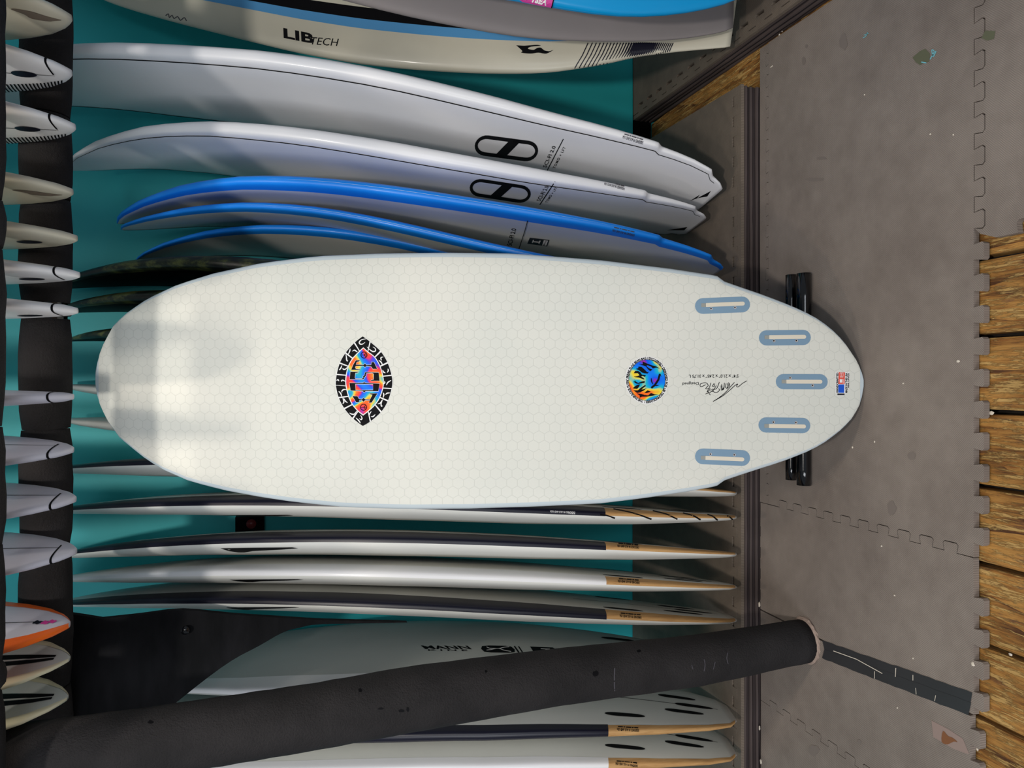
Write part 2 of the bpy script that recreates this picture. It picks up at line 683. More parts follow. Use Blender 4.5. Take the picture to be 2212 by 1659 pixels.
def tube(path, radii, K=24, caps=True, wob=0.0):
    P = np.array(path, float)
    n = len(P)
    T = np.gradient(P, axis=0)
    V, Fc = [], []
    for i in range(n):
        t = T[i] / np.linalg.norm(T[i])
        ref = np.array([0, 0, 1.0]) if abs(t[2]) < 0.8 else np.array([1.0, 0, 0])
        u = np.cross(t, ref)
        u /= np.linalg.norm(u)
        v = np.cross(t, u)
        r = radii[i] if hasattr(radii, '__len__') else radii
        for k in range(K):
            a = 2 * pi * k / K
            rr = r * (1 + wob * (sin(3 * a + i * 0.7) * 0.5 + rng.uniform(-0.5, 0.5)))
            V.append(P[i] + (u * cos(a) + v * sin(a)) * rr)
    for i in range(n - 1):
        for k in range(K):
            Fc.append((i * K + k, i * K + (k + 1) % K, (i + 1) * K + (k + 1) % K, (i + 1) * K + k))
    if caps:
        Fc.append(tuple(reversed(range(K))))
        Fc.append(tuple((n - 1) * K + k for k in range(K)))
    return V, Fc


def extrude_poly(pts, z0, z1):
    n = len(pts)
    V = [(p[0], p[1], z1) for p in pts] + [(p[0], p[1], z0) for p in pts]
    tri = tessellate_polygon([[Vector((p[0], p[1], 0)) for p in pts]])
    Fc = []
    for t in tri:
        a, b, c = (Vector((pts[i][0], pts[i][1], 0)) for i in t)
        if (b - a).cross(c - a).z < 0:
            t = tuple(reversed(t))
        Fc.append(tuple(t))
        Fc.append(tuple(i + n for i in reversed(t)))
    area = sum(pts[i][0] * pts[(i + 1) % n][1] - pts[(i + 1) % n][0] * pts[i][1] for i in range(n))
    for i in range(n):
        j = (i + 1) % n
        Fc.append((j, i, i + n, j + n) if area > 0 else (i, j, j + n, i + n))
    return V, Fc


# ------------------------------------------------------------------ the setting
bm = bmesh.new()
box_bm(bm, -1.9, 2.1, 2.351, 2.43, -0.06, 3.3)
struct(bm_obj('wall_back', bm, M['teal']))
bm = bmesh.new()
box_bm(bm, -1.45, 1.75, 2.346, 2.351, -0.015, 0.052)  # low black strip added along the foot of the wall
struct(bm_obj('dark_strip_back', bm, M['black_box']))
bm = bmesh.new()
box_bm(bm, -1.9, 2.1, 0.1, 2.35, -0.10, -0.055)
floor = struct(bm_obj('floor', bm, M['under']))
# deck planks run away from the viewer; the gaps between them are open
edges = [0.223, 0.085, -0.049, -0.182, -0.319, -0.461, -0.593]
gaps = [0.223 + 0.137 * k for k in range(11, 0, -1)] + edges + [-0.593 - 0.137 * k for k in range(1, 9)]
for i in range(len(gaps) - 1):
    x1, x0 = gaps[i] - 0.0045, gaps[i + 1] + 0.0045
    yaw = rng.uniform(-0.006, 0.006)
    drop = rng.uniform(0, 0.003)
    bm = bmesh.new()
    bx = [x0, x0 + 0.004, x1 - 0.004, x1]
    prof = [(bx[0], -0.055), (bx[0], -0.018 - drop), (bx[1], -0.0145 - drop), (bx[2], -0.0145 - drop), (bx[3], -0.018 - drop), (bx[3], -0.055)]
    rows = []
    for y in (0.15, 0.9, 1.4, 2.34):
        rows.append([bm.verts.new((x + yaw * (y - 1.0), y, z)) for x, z in prof])
    for a, b in zip(rows, rows[1:]):
        for k in range(6):
            bm.faces.new((a[k], a[(k + 1) % 6], b[(k + 1) % 6], b[k]))
    bm.faces.new(rows[0])
    bm.faces.new(list(reversed(rows[-1])))
    bm_obj('plank', bm, M['plank'], floor)


# ------------------------------------------------------------------ puzzle mats
def teeth(x0, x1, amp, pitch=0.055, ph=0.0, dove=0.05):
    """dovetailed jigsaw edge as (along, out) pairs from x0 to x1"""
    out = [(x0, 0.0)]
    x = x0 + ph
    while x + pitch <= x1 + 1e-6:
        p = pitch
        for a, b in ((0.25, 0), (0.25 - dove * 0.5, 0.35), (0.25 - dove, 0.8), (0.27, 1), (0.73, 1), (0.75 + dove, 0.8), (0.75 + dove * 0.5, 0.35), (0.75, 0)):
            out.append((x + a * p, b * amp))
        x += pitch
    out.append((x1, 0.0))
    return out


def mat_thing(label, pts, m, z0=-0.0125, z1=0.0, inset=0.0009):
    P = np.array(pts, float)
    keep = [i for i in range(len(P)) if np.linalg.norm(P[i] - P[i - 1]) > 1e-6]
    P = P[keep]
    a = np.roll(P, -1, 0) - P
    if np.sum(P[:, 0] * np.roll(P[:, 1], -1) - np.roll(P[:, 0], -1) * P[:, 1]) < 0:
        P = P[::-1]
        a = np.roll(P, -1, 0) - P
    a /= np.linalg.norm(a, axis=1)[:, None]
    nrm = np.stack([-a[:, 1], a[:, 0]], 1)
    bis = nrm + np.roll(nrm, 1, 0)
    bis /= np.maximum(np.linalg.norm(bis, axis=1)[:, None], .3)
    pts = [tuple(p) for p in P + bis * inset]
    V, Fc = extrude_poly(pts, z0, z1)
    o = mesh_obj('foam_mat', V, Fc, m)
    return tag(o, label, 'floor mat', 'puzzle floor mats')


G = 0.0
# joints: lines in X (front row) and lines in Y
jf = teeth(-0.307, 0.83, -0.021, 0.0556, 0.012)              # the row's free front edge, teeth towards the viewer
jl = teeth(1.045, 1.632, 0.018, 0.055, 0.02)                   # joint at X = -0.307
jb = teeth(-0.307, 0.87, 0.011, 0.055, 0.01)                   # joint at Y = 1.647
front = [(x, 1.043 + n) for x, n in jf]
left = [(-0.307 + n, y) for y, n in jl]
back = [(x, 1.647 + n) for x, n in jb]
big = front + [(0.845, 1.043), (0.872, 1.647)] + [(x, y - G) for x, y in reversed(back)]
big += [(x + G, y) for x, y in reversed(left)]
big_mat = mat_thing('large grey-brown puzzle mat under the tail of the big white board', big, M['mat'])
strip_pts = [(x, y + G) for x, y in back] + [(0.872, 1.684), (-0.307, 1.684)]
mat_thing('thin strip of grey mat edging along the foot of the raised platform', strip_pts, M['mat'])
jf2 = teeth(-0.585, -0.309, -0.021, 0.0556, 0.0)
jf3 = teeth(-0.82, -0.589, -0.021, 0.0556, 0.0)
pk2 = teeth(-0.585, -0.32, 0.02, 0.055, 0.01)
pk3 = teeth(-0.82, -0.589, 0.02, 0.055, 0.01)
m2 = [(x, 1.043 + n) for x, n in jf2] + [(x - G, y) for x, y in left] + [(-0.307, 1.682)] + [(x, 1.682 + 0 * n) for x, n in reversed(pk2)]
mat_thing('grey-brown puzzle mat between the jigsaw joint and the black tape', m2, M['mat'])
m3 = [(x, 1.050 + n) for x, n in jf3] + [(-0.587, 1.05), (-0.587, 1.682)] + [(-0.82, 1.682)]
jd = teeth(1.05, 1.68, 0.016, 0.055, 0.0)
m3 = [(x, 1.050 + n) for x, n in jf3] + [(-0.587, 1.682)] + [(-0.82 + n + G, y) for y, n in reversed(jd)]
torn_mat = mat_thing('grey-brown puzzle mat with a torn hole, beside the black tape', m3, M['mat'])
m4 = [(-1.45, 1.05), (-0.822, 1.05)] + [(-0.82 + n - G, y) for y, n in jd] + [(-1.45, 1.68)]
mat_thing('grey mat past the torn one, left of the padded post', m4, M['mat'])
je = [(x, y - 0.0012) for x, y in front if x > 0.262]
jg = teeth(0.36, 1.00, 0.022, 0.0556, 0.0)
m5 = [(0.832, 0.40)] + [(0.845, 1.041)] + list(reversed(je)) + [(0.262, 1.03)] + [(0.272 + n - 0.022, y) for y, n in reversed(jg)]
mat_thing('grey-brown puzzle mat in front, meeting the large mat beside the bare planks', m5, M['mat'])

# marks on the mats
def flat_marks(name, polys, m, parent, z=0.0006):
    if name in ('scuff', 'stain') and len(polys) > 1:
        for q in polys:
            flat_marks(name, [q], m, parent, z)
        return
    V, Fc = [], []
    for poly in polys:
        tri = tessellate_polygon([[Vector((p[0], p[1], 0)) for p in poly]])
        o = len(V)
        V += [tuple(at_z(p[0], p[1], z)) for p in poly]
        Fc += [tuple(o + i for i in t) for t in tri]
    return mesh_obj(name, V, Fc, m, parent)


def blob(cx, cy, rx, ry, n=10, j=0.25):
    return [(cx + rx * cos(2 * pi * k / n) * rng.uniform(1 - j, 1 + j), cy + ry * sin(2 * pi * k / n) * rng.uniform(1 - j, 1 + j)) for k in range(n)]


flat_marks('paint_mark', stroke(smooth([(2009, 128), (2018, 112), (2013, 108), (2016, 122), (2022, 110)]), 2.2) + stroke([(1990, 134), (2001, 136)], 2.5), M['paint_teal'], big_mat, 0.0012)
flat_marks('paint_mark', stroke(smooth([(1864, 82), (1870, 78), (1874, 70)]), 1.6) + stroke(smooth([(1866, 76), (1876, 72)]), 1.4), M['paint_teal'], big_mat, 0.0012)
flat_marks('stain', [blob(1992, 124, 17, 16)], M['stain'], big_mat, 0.0008)
flat_marks('stain', [[(2120, 82), (2128, 66), (2150, 67), (2147, 84), (2132, 88)]], M['stain'], big_mat, 0.0008)
flat_marks('scuff', [blob(1736, 132, 4, 9), blob(1926, 1098, 10, 15), blob(1742, 100, 3, 4), blob(1822, 88, 9, 20), blob(1776, 342, 12, 3), blob(1760, 388, 20, 4), blob(1970, 985, 9, 9)], M['dark_stain'], big_mat, 0.0007)
flat_marks('torn_patch', [[(2012, 1556), (2016, 1592), (2060, 1618), (2094, 1630), (2080, 1596), (2050, 1576)]], M['torn'], torn_mat, 0.0006)
flat_marks('torn_patch', [smooth([(2037, 1579), (2034, 1602), (2046, 1608), (2060, 1602), (2068, 1603), (2058, 1594), (2048, 1590)], 3, True)], M['torn_brown'], torn_mat, 0.0012)
flat_marks('scuff', [blob(1757, 1620, 11, 12), blob(1856, 1603, 4, 5)], M['dark_stain'], torn_mat, 0.0007)

chips = [(1667, 144, 7, 2), (1868, 205, 2, 2), (2010, 290, 2, 2), (2060, 291, 2, 2), (1952, 828, 3, 2), (1890, 954, 2, 3), (1842, 966, 2, 3), (2070, 780, 4, 3),
         (1905, 1180, 3, 2), (1933, 1286, 3, 2), (2102, 1435, 4, 5), (1973, 1422, 2, 2), (1939, 1529, 2, 2), (1641, 1306, 5, 8), (1641, 1572, 4, 8), (1644, 1645, 4, 8), (2143, 892, 6, 4), (2184, 1414, 4, 3), (2112, 1618, 3, 4),
         (1684, 75, 3, 3), (1690, 68, 2, 2), (1567, 144, 2, 3), (2117, 757, 5, 5)]
for i, (cx, cy, rx, ry) in enumerate(chips):
    z = 0.0 if cx < 2105 else -0.0145
    if i in (0,):
        z = 0.0
    c = at_z(cx, cy, z)
    r = max(rx, ry) * 1.35 / 1600 * 1.2
    bm = bmesh.new()
    bmesh.ops.create_icosphere(bm, subdivisions=1, radius=1.0)
    for v in bm.verts:
        v.co = Vector((v.co.x * r * rng.uniform(0.7, 1.2) * (ry / max(rx, ry)), v.co.y * r * rng.uniform(0.7, 1.2) * (rx / max(rx, ry)), max(v.co.z, -0.2) * 0.0018)) + Vector((c[0], c[1], z + 0.0006))
    o = bm_obj('wood_chip', bm, M['chip'])
    where = 'on the bare planks' if cx > 2105 else ('at the foot of the platform' if cx < 1650 else 'on the foam floor mats')
    tag(o, 'small pale wood chip lying ' + where, 'debris', 'wood chips ' + where)

# black tape over the cut between two mats
def tape_piece(a, b, c, d, n=26, jag=0.0009):
    A, B, C_, D = (np.array(at_z(*p, 0.0009)) for p in (a, b, c, d))
    top = [A + (B - A) * t + np.array([rng.uniform(-jag, jag), 0, 0]) for t in np.linspace(0, 1, n)]
    bot = [D + (C_ - D) * t + np.array([rng.uniform(-jag, jag), 0, 0]) for t in np.linspace(0, 1, n)]
    V = top + bot
    return V, [(i, i + 1, n + i + 1, n + i) for i in range(n - 1)]


tp = thing('floor_tape', 'black tape strip stuck to the mats below the padded post', 'tape', tuple(at_z(1935, 1455, 0)))
V, Fc = tape_piece((1776, 1383), (2100, 1496), (2096, 1522), (1781, 1405))
mesh_obj('tape_strip', V, Fc, M['tape'], tp)
V, Fc = tape_piece((1781, 1402), (2098, 1518), (2092, 1545), (1776, 1422))
for v in V:
    v[2] += 0.0004
mesh_obj('tape_strip', V, Fc, M['tape'], tp)
for l_, w_ in (([(1800, 1406), (1850, 1424), (1906, 1455)], 1.6), ([(1889, 1450), (1889, 1466)], 1.3), ([(1935, 1443), (1934, 1462)], 1.6), ([(1972, 1458), (1972, 1470)], 1.6), ([(1978, 1486), (1979, 1500)], 1.3), ([(2021, 1502), (2019, 1514)], 1.3)):
    flat_marks('scratch', stroke(l_, w_), M['chip'], tp, 0.0018)
settle(tp)

# ------------------------------------------------------------------ raised platforms of stacked mats
PF, PZ = 1.687, 0.055


def layer_mesh(xs, yfront, yback, z0, z1, jit):
    """slab whose front edge waves a little"""
    f = [(x, yfront + j) for x, j in zip(xs, jit)]
    pts = f + [(xs[-1] + 0.03, yback), (xs[0], yback)]
    return extrude_poly(pts, z0, z1)


plat = thing('mat_platform', 'low platform of stacked dark foam mats under the long row of boards', 'platform', (0, PF, -0.0145))
nl = 7
xs = list(np.linspace(-1.45, 0.772, 60))
zz = np.linspace(-0.0145, PZ - 0.0105, nl + 1)
for k in range(nl):
    jit = 0.002 * np.sin(np.array(xs) * rng.uniform(2, 6) + rng.uniform(0, 6)) + rng.uniform(-0.0008, 0.0008, 60) + (0.0025 if k % 2 else -0.0005)
    V, Fc = layer_mesh(xs, PF, 2.345, zz[k] + 0.0012, zz[k + 1] - 0.0012, jit)
    mesh_obj('foam_layer', V, Fc, M['layer'] if k % 2 else M['layer_pale'], plat)
tj = teeth(-1.45, 0.775, 0.0155, 0.0525, 0.012, 0.01)
edge = [(x, 1.703 + n) for x, n in tj]
V, Fc = extrude_poly([(-1.45, PF - 0.001), (0.775, PF - 0.001)] + [(x, y - 0.0003) for x, y in reversed(edge)], PZ - 0.0100, PZ - 0.0006)
mesh_obj('edge_strip', V, Fc, M['mat_dark'], plat)
V, Fc = extrude_poly([(x, y + (0.0085 if y > 1.71 else 0.0014)) for x, y in edge] + [(0.80, 2.2), (0.806, 2.345), (-1.45, 2.345)], PZ - 0.0100, PZ)
mesh_obj('top_mat', V, Fc, M['mat_dark'], plat)
settle(plat)

plr = thing('mat_platform', 'second stacked mat platform at the right, with wavy jigsaw edge and plank gap beside it', 'platform', (0.88, 1.6, -0.0145))
ys = list(np.linspace(0.55, 2.345, 50))
for k in range(nl):
    jit = 0.002 * np.sin(np.array(ys) * rng.uniform(2, 6) + rng.uniform(0, 6)) + rng.uniform(-0.0008, 0.0008, 50) + (0.0025 if k % 2 else -0.0005)
    pts = [(0.882 + (y - 1.65) * 0.035 + j, y) for y, j in zip(ys, jit)]
    V, Fc = extrude_poly(pts + [(1.75, 2.345), (1.75, 0.55)], zz[k] + 0.0012, zz[k + 1] - 0.0012)
    mesh_obj('foam_layer', V, Fc, M['layer'] if k % 2 else M['layer_pale'], plr)
tj = teeth(0.55, 2.34, 0.020, 0.068, 0.0, 0.03)
edge = [(0.895 + (y - 1.65) * 0.035 + n, y) for y, n in tj]
V, Fc = extrude_poly([(0.882 + (0.55 - 1.65) * 0.035, 0.55)] + [(x - 0.0004, y) for x, y in edge] + [(0.882 + 0.69 * 0.035, 2.34)], PZ - 0.0100, PZ - 0.0006)
mesh_obj('edge_strip', V, Fc, M['mat_dark'], plr)
V, Fc = extrude_poly([(x + (0.0085 if n > 0.01 else 0.0022), y) for (x, y), (q, n) in zip(edge, tj)] + [(1.75, 2.345), (1.75, 0.55)], PZ - 0.0100, PZ)
mesh_obj('top_mat', V, Fc, M['mat_dark'], plr)
settle(plr)

# ------------------------------------------------------------------ rack: padded bars, post, black panel
BZ, BR = 1.651, 0.0475


def padded_bar(label, y, z, r, cuts, name='padded_bar'):
    b = thing(name, label, 'rack bar', (0, y, z))
    for x0, x1 in zip(cuts, cuts[1:]):
        n = max(6, int((x1 - x0) / 0.03))
        px = np.linspace(x0 + 0.0012, x1 - 0.0012, n)
        rr = [r * (0.90 if (i in (0, n - 1)) else (0.975 if i in (1, n - 2) else 1.0)) * rng.uniform(0.99, 1.012) for i in range(n)]
        V, Fc = tube([(x, y + rng.uniform(-0.0012, 0.0012), z + rng.uniform(-0.0012, 0.0012)) for x in px], rr, 28, True, 0.006)
        mesh_obj('foam_sleeve', V, Fc, M['pad'], b, True)
    V, Fc = tube([(x, y, z) for x in np.linspace(cuts[0] - 0.02, cuts[-1] + 0.02, 4)], r * 0.82, 16)
    mesh_obj('pipe', V, Fc, M['gloss_black'], b, True)
    settle(b)
    return b


padded_bar('black foam padded rear bar running behind the hanging board tips', 1.72, BZ, BR, [-1.0, -0.62, -0.335, -0.092, 0.135, 0.165, 0.38, 0.55, 0.86])
padded_bar('black foam padded front bar across the top edge of view', 1.372, 1.654, BR, [-0.92, -0.50, -0.45, -0.26, -0.07, 0.22, 0.30, 0.74])

post = thing('padded_post', 'black foam padded post standing on the mats at the left', 'post', (-0.625, 1.5, 0))
ctr = [(-0.606, 0.0, 0.049), (-0.607, 0.02, 0.05), (-0.608, 0.05, 0.0495), (-0.617, 0.17, 0.052), (-0.624, 0.293, 0.0548), (-0.625, 0.46, 0.056), (-0.626, 0.624, 0.0575), (-0.637, 0.921, 0.0625), (-0.649, 1.103, 0.061), (-0.657, 1.274, 0.061),
       (-0.661, 1.434, 0.059), (-0.663, 1.585, 0.058), (-0.663, 1.9, 0.058), (-0.663, 2.6, 0.058)]
cz = [c[1] for c in ctr]
zs = np.concatenate([np.linspace(0.004, 2.6, 90)])
path = [(np.interp(z, cz, [c[0] for c in ctr]), 1.5, z) for z in zs]
rad = [np.interp(z, cz, [c[2] for c in ctr]) * rng.uniform(0.992, 1.008) for z in zs]
V, Fc = tube(path, rad, 36, True, 0.006)
mesh_obj('foam_sleeve', V, Fc, M['pad'], post, True)
path = [(-0.605, 1.5, 0.0005), (-0.605, 1.5, 0.005), (-0.605, 1.5, 0.009)]
V, Fc = tube(path, [0.0525, 0.0535, 0.049], 40, True, 0.06)
r_ = mesh_obj('torn_rim', V, Fc, M['foam_rim'], post)
r_['label'] = 'ragged pale foam rim at the foot of the post'
# dents and cuts in the foam
pb = BVHTree.FromPolygons([Vector(v) for v in bpy.data.objects[post.children[0].name].data.vertices[:] and [v.co for v in post.children[0].data.vertices]], [tuple(p.vertices) for p in post.children[0].data.polygons])


def on_post(px, py, eps=0.0008):
    loc, nor, i, d = pb.ray_cast(Vector(CAMP), Vector(ray(px, py)).normalized())
    return None if loc is None else loc - Vector(ray(px, py)).normalized() * eps


def post_marks(name, polys, m):
    V, Fc = [], []
    for poly in polys:
        pts = [on_post(*p) for p in poly]
        if any(p is None for p in pts):
            continue
        o = len(V)
        V += pts
        Fc += [tuple(o + i for i in t) for t in tessellate_polygon([[Vector((p[0], p[1], 0)) for p in poly]])]
    return mesh_obj(name, V, Fc, m, post)


for l_, w_ in (([(1328, 1443), (1327, 1462), (1327, 1480), (1328, 1493)], 2.2), (smooth([(1521, 1424), (1523, 1436), (1521, 1450)]), 1.8), (smooth([(1494, 1436), (1497, 1446)]), 1.5), (smooth([(1572, 1410), (1570, 1422), (1573, 1434)]), 1.7), (smooth([(1545, 1430), (1541, 1446)]), 1.5)):
    post_marks('cut', stroke(l_, w_), M['grey_ink'])
for q in (blob(822, 1531, 6, 2), blob(867, 1536, 7, 3), blob(881, 1533, 3, 5), blob(778, 1491, 4, 4), blob(1050, 1450, 3, 3), blob(1380, 1406, 5, 3), blob(1286, 1455, 7, 6), blob(325, 1560, 6, 4)):
    post_marks('pit', [q], M['black_ink'])
settle(post)

pan_px = [(90, 1353), (215, 1341), (300, 1332), (390, 1322), (500, 1331), (620, 1338), (700, 1342), (880, 1346), (700, 1350), (650, 1357), (610, 1368), (560, 1395), (500, 1426), (430, 1475), (340, 1546), (300, 1580), (120, 1610), (70, 1640)]
pan2 = [at_y(x, y, 1.79) for x, y in smooth(pan_px, 3, True)]
bm = bmesh.new()
fr = [bm.verts.new((p[0], 1.79 + 0.02 * sin((p[0] + 0.6) * 9), p[2])) for p in pan2]
bk = [bm.verts.new((p[0], 1.805 + 0.02 * sin((p[0] + 0.6) * 9), p[2])) for p in pan2]
n = len(fr)
for t in tessellate_polygon([[Vector((p[0], p[2], 0)) for p in pan2]]):
    bm.faces.new([fr[i] for i in t])
    bm.faces.new([bk[i] for i in reversed(t)])
for i in range(n):
    j = (i + 1) % n
    bm.faces.new((fr[i], fr[j], bk[j], bk[i]))
pan = tag(bm_obj('rack_panel', bm, M['panel']), 'black tapering panel below the rack bar, behind the padded post', 'panel')
V, Fc = tube([(at_y(400, 1362, 1.785) + np.array([0, dy, 0])) for dy in (-0.002, 0.004)], 0.009, 16)
mesh_obj('bolt_cap', V, Fc, M['gloss_black'], pan, True)

# floor stand with two glossy tubes behind the tail
st = thing('board_stand', 'glossy black tube stand on the mats behind the big white board', 'stand', (0.01, 1.5, 0))
V, Fc = tube([(x, 1.484, 0.0172) for x in (-0.236, -0.2, 0, 0.2, 0.258)], 0.0165, 24)
mesh_obj('tube', V, Fc, M['gloss_black'], st, True)
V, Fc = tube([(x, 1.536, 0.0138) for x in (-0.23, -0.2, 0, 0.2, 0.262)], 0.0132, 24)
mesh_obj('tube', V, Fc, M['gloss_black'], st, True)
for x in (-0.13, 0.13):
    V, Fc = tube(smooth([(x, 1.536, 0.02), (x, 1.545, 0.2), (x, 1.625, 0.62), (x, 1.66, 0.8)], 4), 0.010, 14)
    mesh_obj('upright', V, Fc, M['gloss_black'], st, True)
    V, Fc = tube([(x, 1.484, 0.0155), (x, 1.51, 0.015), (x, 1.536, 0.0125)], 0.008, 12)
    mesh_obj('bracket', V, Fc, M['gloss_black'], st, True)
settle(st)

# little black box with a red button on the wall
bx = thing('wall_switch', 'small black box with a dull red button on the teal wall', 'switch', tuple(at_y(530, 1124, 2.351)))
c = at_y(545, 1126, 2.351)
bm = bmesh.new()
box_bm(bm, c[0] - 0.028, c[0] + 0.02, 2.315, 2.350, c[2] - 0.035, c[2] + 0.045)
bm_obj('box', bm, M['black_box'], bx)
V, Fc = tube([c + np.array([0.0, -0.037, 0.0]), c + np.array([0.0, -0.046, 0.0])], 0.014, 20)
mesh_obj('button', V, Fc, M['red_dim'], bx, True)
settle(bx)


# ------------------------------------------------------------------ boards of the lower row
def prof(pairs):
    a, b = zip(*pairs)
    return lambda q: np.interp(q, a, b)


TH = prof([(0, .012), (.03, .020), (.08, .030), (.15, .043), (.3, .060), (.5, .066), (.7, .060), (.85, .044), (.95, .024), (1, .008)])
W_WING = prof([(0, .36), (.008, .44), (.022, .50), (.030, .62), (.06, .68), (.108, .74), (.116, .82), (.2, .91), (.35, .985), (.5, 1), (.62, .97), (.75, .87), (.85, .71), (.93, .50), (.97, .33), (.99, .18), (1, .03)])
W_SQUASH = prof([(0, .22), (.01, .36), (.05, .52), (.12, .68), (.2, .81), (.35, .96), (.5, 1), (.62, .97), (.75, .85), (.85, .66), (.93, .42), (.975, .22), (1, .03)])
W_ROUND = prof([(0, .04), (.015, .22), (.05, .44), (.12, .66), (.2, .80), (.35, .96), (.5, 1), (.62, .97), (.75, .86), (.86, .67), (.94, .42), (.98, .22), (1, .03)])


def s_grid(n, extra=()):
    s = 0.5 - 0.5 * np.cos(np.linspace(0, pi, n))
    s = 0.6 * s + 0.4 * np.linspace(0, 1, n)
    return np.array(sorted(set(np.round(np.concatenate([s, extra]), 5))))


JOG = (.004, .008, .014, .022, .026, .030, .036, .104, .108, .112, .116, .122)


def side_board(label, group, near, side, yb, yt, zt, W, hw, m, th=TH, yaw=0.0, z0=PZ + 0.018, deg=3, jog=(), thk=1.0, off=0.35, name='surfboard', kf=0.42, nf=3.4, nd=2.3):
    near = np.array(near, float)
    q = (near[:, 0].max() - near[:, 0]) / (near[:, 0].max() - near[:, 0].min())
    for _ in range(12):
        X, Z = [], []
        for (px, py), qq in zip(near, q):
            Yn = yb + (yt - yb) * qq - hw * W(qq) * cos(yaw)
            p = at_y(px, py, Yn)
            X.append(p[0])
            Z.append(p[2])
        q = np.clip((np.array(Z) - z0) / (zt - z0), 0.0, 1.0)
    X = np.array(X) + sin(yaw) * hw * W(q) - side * off * th(q) * thk
    S = s_grid(34, jog)
    w0 = np.array([sin(yaw), cos(yaw), 0.0])
    for it in range(5):
        pf = np.polyfit(q, X, min(deg, len(q) - 1))
        P = np.stack([np.polyval(pf, S), yb + (yt - yb) * S, z0 + (zt - z0) * S], 1)
        T = np.gradient(P, S, axis=0)
        T /= np.linalg.norm(T, axis=1)[:, None]
        Wv = w0 - T * (T @ w0)[:, None]
        Wv /= np.linalg.norm(Wv, axis=1)[:, None]
        N = np.cross(T, Wv)
        if N[len(N) // 2, 0] * side > 0:
            N = -N
        b = Board(S, P, Wv, N, hw * W(S), th(S) * thk, kf=kf, nf=nf, nd=nd)
        # move the ring until its outline, not its axis, runs along the measured rail
        sil = []
        for qq in S:
            best = None
            for a in np.radians(np.arange(-90, 60, 12)):
                v = b.pt(qq, a)[0] - CAMP
                d = v[1] * cos(PIT) - v[2] * sin(PIT)
                y = 829.5 - F * v[0] / d
                if best is None or (best[1] - y) * side > 0:
                    best = (1106 - F * (v[1] * sin(PIT) + v[2] * cos(PIT)) / d, y, d)
            sil.append(best)
        sil = np.array(sorted(sil))
        ys = np.interp(near[:, 0], sil[:, 0], sil[:, 1])
        X = X + (ys - near[:, 1]) * np.interp(near[:, 0], sil[:, 0], sil[:, 2]) / F * 0.9
    r = thing(name, label, 'surfboard', tuple(P[0]), group)
    b.root = r
    b.body(m, r)
    return b


GRP = 'surfboards standing in the lower rack'
RAILTXT = 'DESIGNED IN AUS AND USA'


def rail_text(b, x0, y0, x1, y1, h, m, rows=2):
    """two upside-down lines of small print along the rail"""
    dx, dy = x1 - x0, y1 - y0
    l = sqrt(dx * dx + dy * dy)
    ux, uy = -dy / l, dx / l
    b.text('rail_print', m, RAILTXT, (x1, y1), (-dx, -dy), (ux * h, uy * h), b.root, 0.0022, bold=0.02)
    if rows > 1:
        k = 1.75                                    # second line, too small to read in the photo
        dots = []
        for t0_, t1_ in ((.04, .22), (.25, .33), (.36, .60), (.63, .70), (.73, .95)):
            dots += stroke([(x1 - dx * t0_ + ux * h * (1 - k), y1 - dy * t0_ + uy * h * (1 - k)), (x1 - dx * t1_ + ux * h * (1 - k), y1 - dy * t1_ + uy * h * (1 - k))], h * .45)
        b.print('rail_print', m, dots, b.root, 0.0022)



# --- two white winged boards
def W_LONG(q):
    q = np.asarray(q, float)
    return W_WING(np.where(q * 1.2 < .5, q * 1.2, .5 + .5 * (q - .5 / 1.2) / (1 - .5 / 1.2)))


E = side_board('white winged-tail surfboard nearest the teal gap, black pinline, tallest of the white pair', GRP,
               [(1572, 408), (1556, 393), (1540, 383), (1418, 308), (1408, 298), (1300, 271), (1200, 245), (1000, 190), (870, 160), (750, 137), (640, 119), (540, 107), (420, 98), (300, 94), (220, 92), (155, 95)],
               1, 1.808, 2.2, 2.10, W_LONG, .235, M['white'], nf=5, jog=tuple(j / 1.2 for j in JOG), deg=7)
Fb = side_board('white winged-tail surfboard between the taller white one and the blue railed boards', GRP,
                [(1537, 472), (1523, 459), (1502, 452), (1418, 424), (1405, 415), (1300, 392), (1200, 372), (1000, 335), (860, 309), (720, 286), (540, 266), (430, 264), (330, 271), (250, 289), (190, 316), (150, 346)],
                1, 1.885, 2.2, 1.742, W_WING, .235, M['white'], nf=5, jog=JOG, deg=7)
for b in (E, Fb):
    b.patch('pinline', M['black_ink'], .012, .985, 39.5, 43, b.root, 0.0007, 3)
    b.patch('pinline', M['black_ink'], .012, .985, 136, 143, b.root, 0.0007, 4)


def inward(p, c, u, v, k, wd):
    """step towards the loop's own spine"""
    A = np.array([u, v]).T
    lu, lv = np.linalg.solve(A, p - c)
    cu = max(-1 + k, min(1 - k, lu))
    return A @ np.array([(cu - lu) * 0.26, -lv * 0.36])


